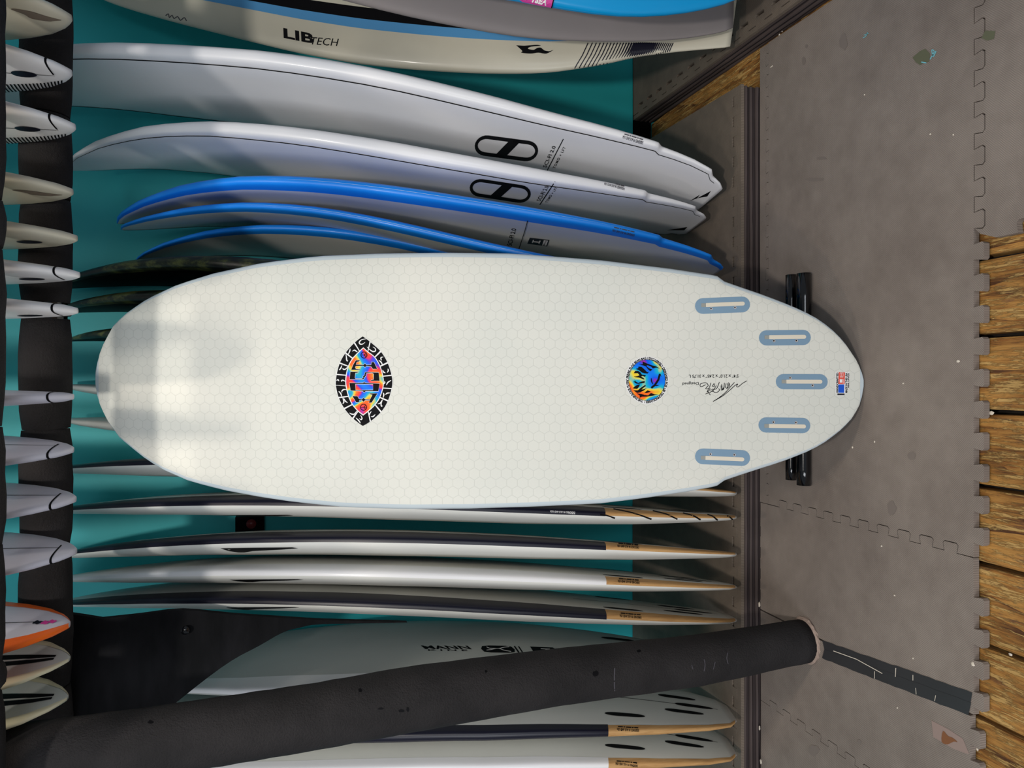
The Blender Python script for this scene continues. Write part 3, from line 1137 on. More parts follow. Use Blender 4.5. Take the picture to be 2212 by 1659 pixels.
def loop_logo(b, ax, ay, bx_, by, hx, hy, wd):
    """long rounded loop with a slanting bar through it"""
    c = np.array([(ax + bx_) / 2, (ay + by) / 2])
    u = np.array([bx_ - ax, by - ay]) / 2
    v = np.array([hx, hy])
    f = lambda p, q_: tuple(c + u * p + v * q_)
    k = 0.36                                        # share of the length taken by each rounded end
    loop = [f(-1 + k + k * cos(t), -sin(t)) for t in np.linspace(pi / 2, 3 * pi / 2, 12)][::1]
    loop += [f(1 - k + k * cos(t), -sin(t)) for t in np.linspace(-pi / 2, pi / 2, 12)]
    P = np.array(loop + loop[:1])
    polys = []
    for i in range(len(P) - 1):
        a, b_ = P[i], P[i + 1]
        polys.append([a, b_, b_ + inward(b_, c, u, v, k, wd), a + inward(a, c, u, v, k, wd)])
    polys.append([f(-0.34, 0.97), f(0.0, 0.97), f(0.42, -0.97), f(0.08, -0.97)])
    b.print('loop_logo', M['black_ink'], polys, b.root)


loop_logo(E, 1026, 311, 1162, 329, -5, 22, 0.19)
loop_logo(Fb, 1015, 402, 1146, 422, -4.5, 19, 0.19)


def scifi(b, top, bot, off_, tw):
    """model name above a slanting rule, smaller line of letters under it"""
    b.print('rule', M['black_ink'], stroke([top, ((top[0] + bot[0]) / 2, (top[1] + bot[1]) / 2), bot], 2.0), b.root)


scifi(E, (1217, 300), (1180, 372), 0, 0)
E.text('model_name', M['black_ink'], 'SCI-FI 2.0', (1180, 362), (21, -46), (-8, -1.5), E.root, bold=0.012)
E.text('shaper_name', M['black_ink'], 'TOMO + LFT', (1199, 364), (23, -46), (-5.5, -1.5), E.root, bold=0.015, font_space=1.25)
scifi(Fb, (1199, 392), (1166, 442), 0, 0)
Fb.text('model_name', M['black_ink'], 'SCI-FI 2.0', (1167, 434), (19, -32), (-9, -1), Fb.root, bold=0.012)
Fb.text('shaper_name', M['black_ink'], 'TOMO + LFT', (1182, 438), (22, -33), (-5, -1.5), Fb.root, bold=0.015, font_space=1.25)
rail_text(E, 1345, 293, 1389, 306, 5.0, M['grey_ink'])
rail_text(Fb, 1305, 395, 1349, 407, 4.5, M['grey_ink'])
for b, pts in ((E, [(1490, 434), (1512, 420), (1506, 428), (1536, 412), (1528, 424), (1548, 420), (1545, 432), (1520, 444)]), (Fb, [(1440, 497), (1485, 490), (1478, 497), (1512, 487), (1520, 490), (1500, 503), (1470, 506)])):
    b.print('tail_graphic', M['black_ink'], [pts], b.root)

# --- three white boards with blue rails
blues = []
for lab, near, yb, yt, zt, yw in (
        ('foremost blue railed white surfboard carrying the model name and square logo',
         [(1583, 583), (1558, 564), (1452, 524), (1440, 515), (1300, 484), (1140, 446), (1000, 422), (850, 401), (700, 388), (540, 384), (430, 393), (360, 408), (300, 435), (255, 475)], 1.778, 2.21, 1.626, .01),
        ('middle one of three blue railed white surfboards, its rail crossing its neighbour',
         [(1600, 640), (1450, 602), (1300, 573), (1100, 536), (1000, 511), (850, 475), (700, 450), (540, 440), (430, 446), (330, 463), (265, 490)], 1.765, 2.20, 1.614, .085),
        ('lowest of three blue railed white surfboards, half hidden by the big white board',
         [(1610, 738), (1450, 698), (1300, 652), (1080, 566), (1000, 542), (850, 514), (750, 499), (650, 489), (540, 487), (450, 498), (380, 515), (295, 561)], 1.99, 2.27, 1.595, -.06)):
    b = side_board(lab, GRP, near, 1, yb, yt, zt, W_WING, .19 if lab.startswith('low') else .235, M['offwhite'], jog=JOG, deg=5, yaw=yw, thk=.5 if lab.startswith('low') else .5 if lab.startswith('mid') else .72, nf=5, z0=PZ + .025)
    b.patch('rail_band', M['blue'], 0.0, 1.0, -75, 53, b.root, 0.0008, 14)
    b.patch('rail_band', M['brown_rail'], 0.3, 1.0, 128, 200, b.root, 0.0008, 10)['label'] = 'brown rail band on the far side'
    blues.append(b)
b = blues[0]
b.print('rule', M['black_ink'], stroke([(1142, 447), (1140, 475), (1134, 497), (1121, 537)], 1.6), b.root, 0.0022, 4.0)
b.text('model_name', M['black_ink'], 'SCI-FI 2.0', (1105, 531), (10, -37), (-10, -1.5), b.root, bold=0.012)
sq = [(1144.5, 513), (1187, 518), (1182, 532), (1139, 526)]
b.print('square_logo', M['navy'], [sq], b.root, 0.0007)
b.print('logo_letter', M['white_ink'], stroke([(1150, 524), (1152.5, 517.5)], 2.2) + stroke([(1164, 526), (1167, 519)], 2.2) + stroke([(1151, 521), (1165.5, 522.5)], 2.4), b.root, 0.0011)
b.print('logo_letter', M['white_ink'], [[(1175, 518), (1184, 519), (1180, 530), (1171, 529.5)]], b.root, 0.0011)
b.text('logo_print', M['black_ink'], 'IBOLIC', (1176, 529.5), (5, -10.5), (-3, -.4), b.root, 0.0014, bold=0.02)
rail_text(b, 1323, 494, 1371, 505, 4.6, M['grey_ink'])

# --- dark camo boards behind the nose of the big board
for lab, near, yt, zt in (
        ('dark olive camo surfboard just under the blue railed boards', [(1600, 762), (1200, 690), (800, 590), (560, 553), (400, 558), (300, 567), (200, 580), (155, 595)], 2.28, 1.80),
        ('black green surfboard second of the dark trio behind the white nose', [(1600, 800), (1200, 765), (800, 690), (450, 622), (350, 626), (250, 640), (155, 657)], 2.28, 1.79),
        ('black surfboard lowest of the dark trio behind the white nose', [(1600, 850), (1200, 835), (800, 780), (450, 710), (300, 697), (250, 702), (200, 715), (155, 741)], 2.28, 1.76)):
    b = side_board(lab, GRP, near, 1, 1.88, yt, zt, W_ROUND, .25, M['camo_face'], deg=3)
    b.patch('rail_band', M['camo'], 0.0, 1.0, -80, 40, b.root, 0.0008, 12)

# --- white boards directly behind the big one
for lab, near, sd in (('plain grey white surfboard upright behind the nose of the big board', [(1600, 935), (900, 928), (400, 870), (155, 844)], -1),
                      ('plain grey white surfboard second behind the nose of the big board', [(1600, 1002), (900, 992), (400, 940), (155, 918)], -1)):
    side_board(lab, GRP, near, sd, 1.88, 2.28, 1.78, W_ROUND, .25, M['greywhite'], deg=2)


# --- dark and white railed boards in the lower half
def left_board(label, near, rail, zt, yb=1.703, yt=2.23, split=.192, hw=.24, txt=None, W=W_SQUASH, face='offwhite', swoosh=True, band=(-4, 52), yaw=-.175, **kw):
    b = side_board(label, GRP, near, -1, yb, yt, zt, W, hw, M[face], deg=kw.pop('deg', 3), kf=.36, nd=2.15, yaw=yaw, **kw)
    b.split = split
    b.patch('rail_band', M[rail], split, 1.0, band[0], band[1], b.root, 0.0008, 12)
    b.patch('rail_veneer', M['bamboo'], 0.003, split, band[0] + 2, band[1] - 2, b.root, 0.0008, 12)['label'] = 'bamboo rail veneer near the tail'
    for a, q in ((.62, .165), (-.62, .165), (.36, .075), (-.36, .075), (0.0, .055)):
        fin_plug(b, q, a)
    b.strip('stringer', M['black_ink'], .02, .23, -.008, .008, b.root, 1, 0.0006, 3)
    return b


def fin_plug(b, q, a, L=.10, wd=.026, m='black_ink'):
    """dumbbell shaped fin plug inlaid in the bottom"""
    V = []
    hw = max(float(np.interp(q, b.S, b.hw)), .02)
    n_ = 22
    for k in range(n_):
        t = 2 * pi * k / n_
        u = cos(t) * L / 2
        v = sin(t) * wd / 2 * (0.72 + 0.28 * abs(cos(t)))
        V.append(b.face(min(max(q + u / b.L, .004), .99), a * 1.0 + (v + u * 0.10 * (-1 if a > 0 else 1) * (a != 0)) / hw, 1, 0.0008))
    o = mesh_obj('fin_plug', V + [sum(V) / n_], [(k, (k + 1) % n_, n_) for k in range(n_)], M[m], b.root)
    return o


Lb = left_board('navy railed surfboard poking out below the nose and tail of the big board', [(1609, 1071), (1560, 1074), (1430, 1072), (1100, 1062), (800, 1050), (345, 1027), (250, 1025), (155, 1023)], 'navy', 1.79, split=.215, yaw=-.12)
Mb = left_board('navy railed surfboard with black slanting lines over its bamboo tail', [(1605, 1123), (1500, 1128), (1295, 1130), (1000, 1129), (700, 1120), (480, 1113), (300, 1108), (160, 1112)], 'navy', 1.79, yaw=-.11, band=(-4, 50))
Nb = left_board('navy railed surfboard with bamboo tail, above the all white railed one', [(1597, 1203), (1500, 1207), (1400, 1209), (1240, 1206), (1000, 1204), (860, 1203), (540, 1198), (350, 1199), (165, 1206)], 'navy', 1.785)
Ob = left_board('white railed surfboard with bamboo tail, between two navy railed boards', [(1592, 1272), (1500, 1277), (1400, 1278), (1240, 1275), (1000, 1269), (800, 1265), (540, 1261), (350, 1257), (170, 1258)], 'white', 1.78, face='offwhite', yaw=-.155, thk=.93)
Pb = left_board('navy railed surfboard with bamboo tail, lowest before the black panel', [(1597, 1344), (1500, 1349), (1400, 1350), (1240, 1345), (1000, 1337), (800, 1327), (540, 1318), (300, 1312), (152, 1311)], 'navy', 1.78, yaw=-.14, thk=.95)
Qb = left_board('pale surfboard with black words and badges on its face, behind the post', [(1597, 1462), (1436, 1478), (1240, 1492), (1000, 1500), (800, 1503), (540, 1502), (420, 1501)], 'white', 1.62, yb=1.73, yt=2.24, swoosh=False, face='greywhite', deg=2, yaw=.0)
Rb = left_board('navy railed surfboard with black fin plugs, just below the post', [(1597, 1563), (1450, 1578), (1295, 1591), (1200, 1597), (900, 1603), (700, 1605), (300, 1600)], 'navy', 1.74, deg=2, yaw=-.03, band=(-18, 34))
Sb = left_board('white railed surfboard with fin plugs, lowest in the row', [(1600, 1636), (1450, 1651), (1300, 1663), (1000, 1672), (700, 1676), (300, 1672)], 'white', 1.74, deg=2, yaw=-.03, band=(-18, 34))
for b, t in ((Nb, (1333, 1178, 1380, 1182)), (Ob, (1334, 1254, 1381, 1258)), (Pb, (1338, 1329, 1385, 1333)), (Rb, (1332, 1574, 1380, 1577)), (Sb, (1329, 1648, 1377, 1652))):
    rail_text(b, *t, 4.2, M['black_ink'])
rail_text(Mb, 1188, 1103, 1242, 1106, 4.2, M['white_ink'], 1)
for x0, y0, x1, y1 in ((1296, 1111, 1328, 1119), (1325, 1100, 1407, 1121), (1410, 1104, 1463, 1121), (1475, 1109, 1513, 1122), (1528, 1112, 1550, 1123), (1570, 1115, 1584, 1124)):
    Mb.print('slanting_line', M['black_ink'], stroke(smooth([(x0, y0), ((x0 + x1) / 2 + (x1 - x0) * .05, (y0 + y1) / 2 - 1), (x1, y1)], 4), 2.6), Mb.root, 0.0014)
for b, x0, y0, sc in ((Nb, 476, 1184, 1.0), (Mb, 474, 1113, .95), (Ob, 496, 1252, .95), (Pb, 488, 1312, .95)):
    pts = [(0, 0), (60, -1), (155, -2), (168, 0), (130, 3), (70, 6), (52, 9), (40, 9), (18, 6)]
    if b is not Nb:
        pts = [(p, q_ * .55) for p, q_ in pts]
    b.print('swoosh_logo', M['black_ink'], [[(x0 + p * sc, y0 + q_) for p, q_ in pts]], b.root)
Qb.text('board_name', M['black_ink'], 'MANN', (911, 1402), (108, 0.5), (-2, -7.5), Qb.root, bold=0.022, shear=-0.3)
Qb.text('board_name', M['black_ink'], 'K I N E', (925, 1406), (85, .5), (-1, -3.0), Qb.root, bold=0.02)
Qb.print('badge', M['black_ink'], [smooth([(1041, 1396), (1075, 1395), (1104, 1397), (1112, 1409), (1080, 1410), (1046, 1408)], 2, True)], Qb.root)
Qb.print('badge_mark', M['white_ink'], stroke(smooth([(1051, 1398), (1058, 1401), (1068, 1401.5), (1078, 1401.5), (1088, 1399), (1100, 1398)], 4), 1.3) + stroke(smooth([(1051, 1405), (1060, 1404), (1070, 1402), (1080, 1402), (1088, 1405), (1104, 1408)], 4), 1.3), Qb.root, 0.001)
Qb.print('badge', M['black_ink'], stroke([(1111, 1396), (1121, 1410)], 3) + stroke([(1120, 1396.5), (1129, 1410)], 2.5), Qb.root)
Qb.print('badge', M['black_ink'], [[(1145, 1397), (1194, 1399), (1209, 1407), (1206, 1413), (1154, 1411)]], Qb.root)
Qb.print('badge_mark', M['white_ink'], stroke([(1168, 1402), (1188, 1403)], 1.3) + stroke([(1170, 1407), (1191, 1407.5)], 1.3) + stroke([(1179, 1402.5), (1181, 1407)], 1.6), Qb.root, 0.001)
Qb.print('rule', M['black_ink'], stroke([(1208, 1407), (1235, 1407.5), (1262, 1408.5), (1330, 1412)], 1.4), Qb.root)

for b in (E, Fb, *blues, Lb, Mb, Nb, Ob, Pb, Qb, Rb, Sb):
    settle(b.root)
for o in [o for o in COL.objects if o.get('category') == 'surfboard' and o.children and o.children[0].matrix_parent_inverse == Matrix.Identity(4)]:
    settle(o)


# ------------------------------------------------------------------ boards facing the viewer on the right-hand platform
def face_board(label, group, left, ybase, lean, ax0, axt, Lz, hwf, m, th=TH, thk=1.0, z0=PZ + .014, yaw=0.0, S=None, hw_max=.28):
    """left: px of the left rail; the board leans back by lean (metres of depth per metre of height)"""
    pts = []
    for px, py in left:
        Y = ybase
        for _ in range(12):
            p = at_y(px, py, Y)
            Y = ybase + lean(p[2] - z0)
        pts.append(p)
    pts = np.array(sorted(pts, key=lambda p: p[2]))
    S = s_grid(40) if S is None else S
    Z = z0 + Lz * S
    axx = ax0 + (axt - ax0) * S
    known = (Z >= pts[0, 2] - 1e-6) & (Z <= pts[-1, 2] + 1e-6)
    hwk = axx - np.interp(Z, pts[:, 2], pts[:, 0])
    hws = np.array([hwf(q) for q in S]) * hw_max
    zl, zh = pts[0, 2], pts[-1, 2]
    kl = (ax0 + (axt - ax0) * (zl - z0) / Lz - pts[0, 0]) / max(hw_max * hwf((zl - z0) / Lz), 1e-4)
    kh = (ax0 + (axt - ax0) * (zh - z0) / Lz - pts[-1, 0]) / max(hw_max * hwf((zh - z0) / Lz), 1e-4)
    hw = np.where(known, hwk, np.where(Z < zl, hws * kl, hws * kh))
    k = np.array([.25, .5, .25])
    hw2 = hw.copy()
    hw2[1:-1] = .25 * hw[:-2] + .5 * hw[1:-1] + .25 * hw[2:]
    P = np.stack([axx, ybase + np.array([lean(z - z0) for z in Z]), Z], 1)
    T = np.gradient(P, S, axis=0)
    T /= np.linalg.norm(T, axis=1)[:, None]
    w0 = np.array([cos(yaw), sin(yaw), 0.0])
    Wv = w0 - T * (T @ w0)[:, None]
    Wv /= np.linalg.norm(Wv, axis=1)[:, None]
    N = np.cross(T, Wv)
    if N[len(N) // 2, 1] > 0:
        N = -N
    b = Board(S, P, Wv, N, np.maximum(hw2, .012), th(S) * thk)
    b.root = thing('surfboard', label, 'surfboard', tuple(P[0]), group)
    b.body(m, b.root)
    return b


GR = 'surfboards leaning on the right-hand platform'
D = face_board('off-white hexagon textured surfboard with blue and black stripes and lined tail', GR,
               [(1600, 97), (1585, 103), (1485, 112), (1380, 125), (1362, 133), (1300, 145), (1236, 155), (1225, 158), (1150, 161), (1050, 160), (930, 153), (800, 140), (670, 116), (540, 85), (400, 50), (300, 22), (235, 0)],
               1.685, lambda z: .33 * z, .975, 1.22, 1.75, W_SQUASH, M['cream'], hw_max=.24, z0=PZ + .016, S=s_grid(60))
D.strip('stripe', M['pale_blue'], .12, .985, .585, .68, D.root, 1, 0.0007)
D.strip('stripe', M['black_ink'], .16, .985, .47, .585, D.root, 1, 0.0007)
D.text('brand_print', M['black_ink'], 'LIB', (613, 81), (66, 13), (-1, -21), D.root, bold=0.035)
D.text('brand_print', M['black_ink'], 'TECH', (673, 96), (61, 4), (-2, -17), D.root, bold=0.0, shear=0.35)
D.print('dimension_print', M['grey_ink'], stroke(smooth([(358, 34), (364, 30), (366, 38), (372, 33), (376, 40), (384, 36), (390, 44), (398, 38), (403, 45)], 3), 2.0), D.root)
D.print('orca_logo', M['black_ink'], [smooth([(1115, 98), (1128, 110), (1126, 114), (1146, 116), (1163, 114), (1180, 116), (1196, 108)], 4) + smooth([(1186, 111), (1176, 109), (1168, 103), (1160, 104), (1152, 108), (1140, 105), (1148, 101), (1168, 99), (1160, 97), (1144, 98), (1132, 99)], 3)], D.root)
lines = []
x = 1246.0
dx = 9.6
while x < 1446:
    t = (x - 1246) / 200
    wd = 2.0 + 5.0 * math.exp(-((x - 1376) / 26) ** 2)
    yb_ = 147 - 36 * t ** 1.2
    yt_ = 93
    lines += stroke([(x + (yb_ - yt_) * 0.45, yt_), (x + (yb_ - yt_) * .22, (yb_ + yt_) / 2), (x - 24 * (1 - t) * .2, yb_)], wd)
    x += dx
    dx = max(4.6, dx * .965)
D.print('tail_lines', M['navy'], lines, D.root, .0014)

Bb = face_board('matte grey foam surfboard with square tail, in front of the striped one', GR,
                [(1577, 62), (1570, 69), (1480, 85), (1400, 90), (1330, 91), (1260, 90), (1200, 88), (1100, 78), (1003, 60), (930, 46), (854, 29), (742, 0), (570, -50)],
                1.655, lambda z: .10 * z, 1.09, 1.12, 1.95, prof([(0, .62), (.1, .8), (.3, .97), (.5, 1), (.8, .75), (.95, .4), (1, .05)]), M['deck_grey'], hw_max=.27, thk=.95, z0=PZ + .040,
                S=s_grid(40))
bm = bmesh.new()
box_bm(bm, .99, 1.24, 1.612, 1.69, PZ + .0003, PZ + .036)
bmesh.ops.bevel(bm, geom=list(bm.edges), offset=.004, segments=2, affect='EDGES')
tag(bm_obj('foam_block', bm, M['mat_dark']), 'dark foam block under the square tail of the matte grey board', 'foam block')
A = face_board('bright cyan soft-top surfboard with a pink print, foremost at the right', GR,
               [(1655, -40), (1610, 0), (1560, 17), (1500, 30), (1440, 37), (1380, 40), (1330, 37), (1280, 31), (1190, 15), (1100, -2)],
               1.46, lambda z: .12 * z, 1.03, 1.16, 2.0, prof([(0, .3), (.05, .6), (.15, .9), (.3, 1), (.5, 1), (.75, .85), (.92, .5), (1, .05)]), M['cyan'], hw_max=.28, thk=1.2)
A.print('pink_print', M['pink'], [[(1110, -12), (1150, -14), (1196, -12), (1194, 0), (1191.5, 15), (1180, 13), (1150, 7), (1128, 2)]], A.root, .0024, 6.0)
A.print('print_edge', M['black_ink'], stroke([(1197.5, -10), (1194.5, 3), (1191.5, 15)], 2.4), A.root, 0.0030, 4.0)
A.text('print_words', M['white_ink'], 'TSEA', (1147, 1), (33, 8), (2, -9), A.root, 0.0034, bold=0.05, shear=0.2)
for b in (D, Bb, A):
    settle(b.root)

# ------------------------------------------------------------------ upper tier: boards stand tail down between the bars
UP = [  # X, tip Z, face, rails, kind, label
    (.671, 1.557, 'cream', None, 'smudge', 'cream board tip with a brown smudge, first from the top'),
    (.569, 1.557, 'white', None, 'lined', 'white board tip with pinline, plug and hatching, above the second rear bar sleeve'),
    (.469, 1.551, 'white', None, 'lined', 'white board tip with navy plug, the lower of the pinlined pair'),
    (.348, 1.555, 'cream', None, 'smudge2', 'cream board tip with faint brown streaks, over the bare teal wall'),
    (.262, 1.548, 'cream', None, 'plug', 'cream board tip with an oval plug, above the blunt white ones'),
    (.194, 1.544, 'white', None, 'band', 'blunt white board tip with graphic lines and a black cross line'),
    (.127, 1.547, 'white', None, 'band', 'narrow blunt white board tip nearest the dark camo boards'),
    (-.014, 1.554, 'lilac', None, 'band', 'thin grey white board tip level with the middle of the big nose'),
    (-.113, 1.554, 'lilac', None, 'pin', 'cool white board tip with pinline, first below the middle sleeve gap'),
    (-.205, 1.550, 'lilac', None, 'pin', 'wide cool white board tip beside the upper navy railed board'),
    (-.302, 1.549, 'lilac', None, 'pin', 'widest cool white board tip, just above the orange railed one'),
    (-.437, 1.560, 'lilac', 'orange', 'flower', 'white board tip with a bright orange rail'),
    (-.501, 1.560, 'greywhite', 'yellowed', 'twin', 'pale board tip with twin black stripes, directly under the orange one'),
    (-.573, 1.563, 'greywhite', 'yellowed', 'twin', 'pale board tip with twin black stripes, lowest beside the padded post')]
W_UP = prof([(0, .03), (.004, .10), (.012, .20), (.03, .36), (.055, .50), (.09, .63), (.16, .77), (.28, .92), (.45, 1), (.6, .98), (.75, .86), (.88, .6), (.96, .32), (1, .03)])
T_UP = prof([(0, .010), (.01, .018), (.04, .024), (.1, .036), (.25, .055), (.5, .062), (.75, .052), (.92, .03), (1, .008)])
for x, z, face, rail, kind, label in UP:
    S = s_grid(30, (.003, .006, .012, .02, .03, .045, .06))
    sd = 1 if x > 0.05 else -1
    P = np.stack([x + sd * (.010 - .03 * (S * 1.4 - .2) ** 2), 1.545 + 0 * S, z + 1.72 * S], 1)
    if x < -.55:
        P[:, 0] += .03 * np.clip(S - .03, 0, 1)
    T = np.gradient(P, S, axis=0)
    T /= np.linalg.norm(T, axis=1)[:, None]
    yw = .12 if x < -.05 else 0.0
    w0 = np.array([sin(yw), cos(yw), 0])
    Wv = w0 - T * (T @ w0)[:, None]
    Wv /= np.linalg.norm(Wv, axis=1)[:, None]
    N = np.cross(T, Wv)
    if N[5, 0] * sd > 0:
        N = -N
    b = Board(S, P, Wv, N, .205 * W_UP(S), T_UP(S) * (.62 if x < -.48 else 1), nf=2.8, nd=2.3)
    b.root = thing('surfboard', label, 'surfboard', (x, 1.545, z), 'board tips hanging between the padded bars')
    b.body(M[face], b.root, K=32)
    if rail:
        b.patch('rail_band', M[rail], 0, 1, -70, 52, b.root, .0007, 10)
        b.patch('rail_band', M[rail], 0, 1, 128, 250, b.root, .0007, 10)
    if kind in ('lined', 'pin', 'flower'):
        b.strip('pinline', M['black_ink'], .016, .95, -.012, .012, b.root, 1, .0008, 3)
    if kind in ('lined', 'pin', 'band'):
        b.patch('cross_line', M['black_ink'], .0155, .0172, -90, 100 if kind != 'lined' else 88, b.root, .0008, 14)
    if kind in ('lined', 'plug', 'band') and x > 0:
        V = [b.face(.045 + .012 * cos(t), .16 * sin(t), 1, .0011) for t in np.linspace(0, 2 * pi, 18)[:-1]]
        mesh_obj('fin_plug', V, [tuple(range(17))], M['navy'], b.root)
    if kind == 'lined':
        for k in range(22):
            q0 = .012 + k * .004
            V = [b.face(q0, -.50, 1, .0008), b.face(q0 + .0018, -.50, 1, .0008), b.face(q0 + .0038, -.72, 1, .0008), b.face(q0 + .0058, -.93, 1, .0008), b.face(q0 + .004, -.93, 1, .0008), b.face(q0 + .002, -.72, 1, .0008)]
            mesh_obj('hatch_line', V, [(0, 1, 2, 5), (5, 2, 3, 4)], M['black_ink'], b.root)
    if kind in ('lined', 'plug', 'band') and x > .15:
        for k in range(4):
            q0 = .055 + k * .006
            V = [b.face(q0, .9, 1, .0008), b.face(q0 + .002, .9, 1, .0008), b.face(q0 + .010, .35, 1, .0008), b.face(q0 + .009, .35, 1, .0008)]
            mesh_obj('graphic_line', V, [(0, 1, 2, 3)], M['black_ink'], b.root)
    if kind.startswith('smudge'):
        V = [b.face(.03 + .018 * cos(t) * (1 + .3 * sin(3 * t)), .15 + .20 * sin(t) + .12 * cos(t), 1, .0008) for t in np.linspace(0, 2 * pi, 22)[:-1]]
        mesh_obj('smudge', V, [tuple(range(21))], M['smudge'], b.root)
    if kind == 'flower':
        for q0, a0, r in ((.03, .05, .05), (.022, .1, .06), (.016, .05, .07)):
            V = [b.face(q0 + .004 * cos(t), a0 + r * 2 * sin(t) * (1 + .4 * sin(4 * t)), 1, .0010) for t in np.linspace(0, 2 * pi, 20)[:-1]]
            mesh_obj('flower_print', V, [tuple(range(19))], M['navy'] if r < .06 else M['pink'], b.root)
    if kind == 'twin':
        b.strip('stripe', M['black_ink'], .014, .95, .05, .22, b.root, 1, .0008, 4)
        b.strip('stripe', M['black_ink'], .014, .95, -.19, -.02, b.root, 1, .0008, 4)
    settle(b.root)

# ------------------------------------------------------------------ the big white board in front
OT = [(206, 815), (207, 805), (218, 754), (240, 704), (273, 673), (316, 643), (380, 613), (456, 589), (560, 566), (680, 551), (820, 545), (960, 543), (1100, 545), (1150, 548), (1300, 560), (1447, 578), (1540, 592), (1552, 594.5), (1567, 606), (1600, 618), (1655, 637), (1711, 659), (1758, 681), (1794, 706), (1822, 734), (1844, 764), (1858, 795), (1865.5, 825)]
OB = [(206, 825), (213, 863), (228, 906), (253, 944), (304, 987), (342, 1013), (405, 1041), (481, 1061), (560, 1076), (635, 1087), (742, 1098), (872, 1102), (1015, 1101), (1150, 1097), (1296, 1090), (1394, 1078), (1486, 1064), (1540, 1054), (1551, 1051.5), (1568, 1039), (1633, 1017), (1687, 1000), (1741, 979), (1777, 961), (1813, 934), (1841, 907), (1859, 870), (1865.5, 830)]
ot, ob = np.array(OT, float), np.array(OB, float)
tt = np.linspace(0, pi, 64)
XS = 1036 + 830 * np.cos(tt)                          # from tail (1866) to nose (206)
XS = np.array(sorted(set(np.round(np.concatenate([XS, [1540, 1552, 1558, 1567, 1580]]), 2)), reverse=True))
XS[0], XS[-1] = 1865.3, 206.4
top, bot = np.interp(XS, ot[:, 0], ot[:, 1]), np.interp(XS, ob[:, 0], ob[:, 1])
yc, hwp = (top + bot) / 2, np.maximum((bot - top) / 2, 2.0)
# ends get a true round instead of the chord
for end, sgn in ((1865.8, 1), (205.8, -1)):
    sel = np.abs(XS - end) < 40
    x0 = end - sgn * 40
    h0 = np.interp(x0, XS[::-1], hwp[::-1])
    hwp[sel] = h0 * np.sqrt(np.clip(np.abs(XS[sel] - end), 0.05, None) / 40.0)
d0 = 1.534
qn = np.clip((900 - XS) / 694.0, 0, 1)
qt = np.clip((XS - 1250) / 616.0, 0, 1)
dep = d0 + .070 * qn ** 2.6 + .030 * qt ** 2
FW = np.array([0, cos(PIT), -sin(PIT)])
UPV = np.array([0, sin(PIT), cos(PIT)])
RT = np.array([1.0, 0, 0])
Pm = np.array([CAMP + FW * d + UPV * d * (1106 - x) / F + RT * d * (829.5 - y) / F for x, y, d in zip(XS, yc, dep)])
hwm = hwp * dep / F
Sm = np.concatenate([[0], np.cumsum(np.linalg.norm(np.diff(Pm, axis=0), axis=1))])
Lm = Sm[-1]
Sm /= Lm
Tm = np.gradient(Pm, Sm, axis=0)
Tm /= np.linalg.norm(Tm, axis=1)[:, None]
Wm = np.tile(RT, (len(Sm), 1))
Nm = np.cross(Tm, Wm)
if Nm[20] @ FW > 0:
    Nm = -Nm
thm = np.interp(Sm, [0, .02, .08, .2, .4, .6, .8, .93, .985, 1], [.012, .018, .030, .046, .060, .062, .052, .034, .018, .010])
Pm = Pm - Nm * (thm * .30)[:, None]
low = (Pm - Nm * 0)[:, 2].min()
MB = Board(Sm, Pm, Wm, Nm, hwm, thm, nf=4.2, nd=2.4, kf=.38)
MB.root = thing('surfboard', 'large white hexagon-bottomed surfboard with colourful eye emblem, leaning in front', 'surfboard', tuple(Pm[0]))
MB.body(M['rail_grey'], MB.root, K=64)
t0 = math.degrees(math.acos(.958 ** (4.2 / 2)))
ths = list(np.radians(np.linspace(t0, 180 - t0, 40)))
V, Fc, uv = MB.grid(MB.qs(.006, .994), ths, .0004)
o = mesh_obj('bottom_skin', V, Fc, M['hex'], MB.root, True, uv)
o['label'] = 'white bottom skin with a fine hexagon pattern'
R_ = MB.root


# fin boxes: capsule inlay, slot, screws
def capsule(cx, cy, L, wd, ang, n=10):
    c, s_ = cos(ang), sin(ang)
    pts = []
    for k in range(n + 1):
        t = -pi / 2 + pi * k / n
        pts.append((L / 2 - wd / 2 + wd / 2 * cos(t), wd / 2 * sin(t)))
    for k in range(n + 1):
        t = pi / 2 + pi * k / n
        pts.append((-L / 2 + wd / 2 + wd / 2 * cos(t), wd / 2 * sin(t)))
    return [(cx + c * p - s_ * q_, cy + s_ * p + c * q_) for p, q_ in pts]


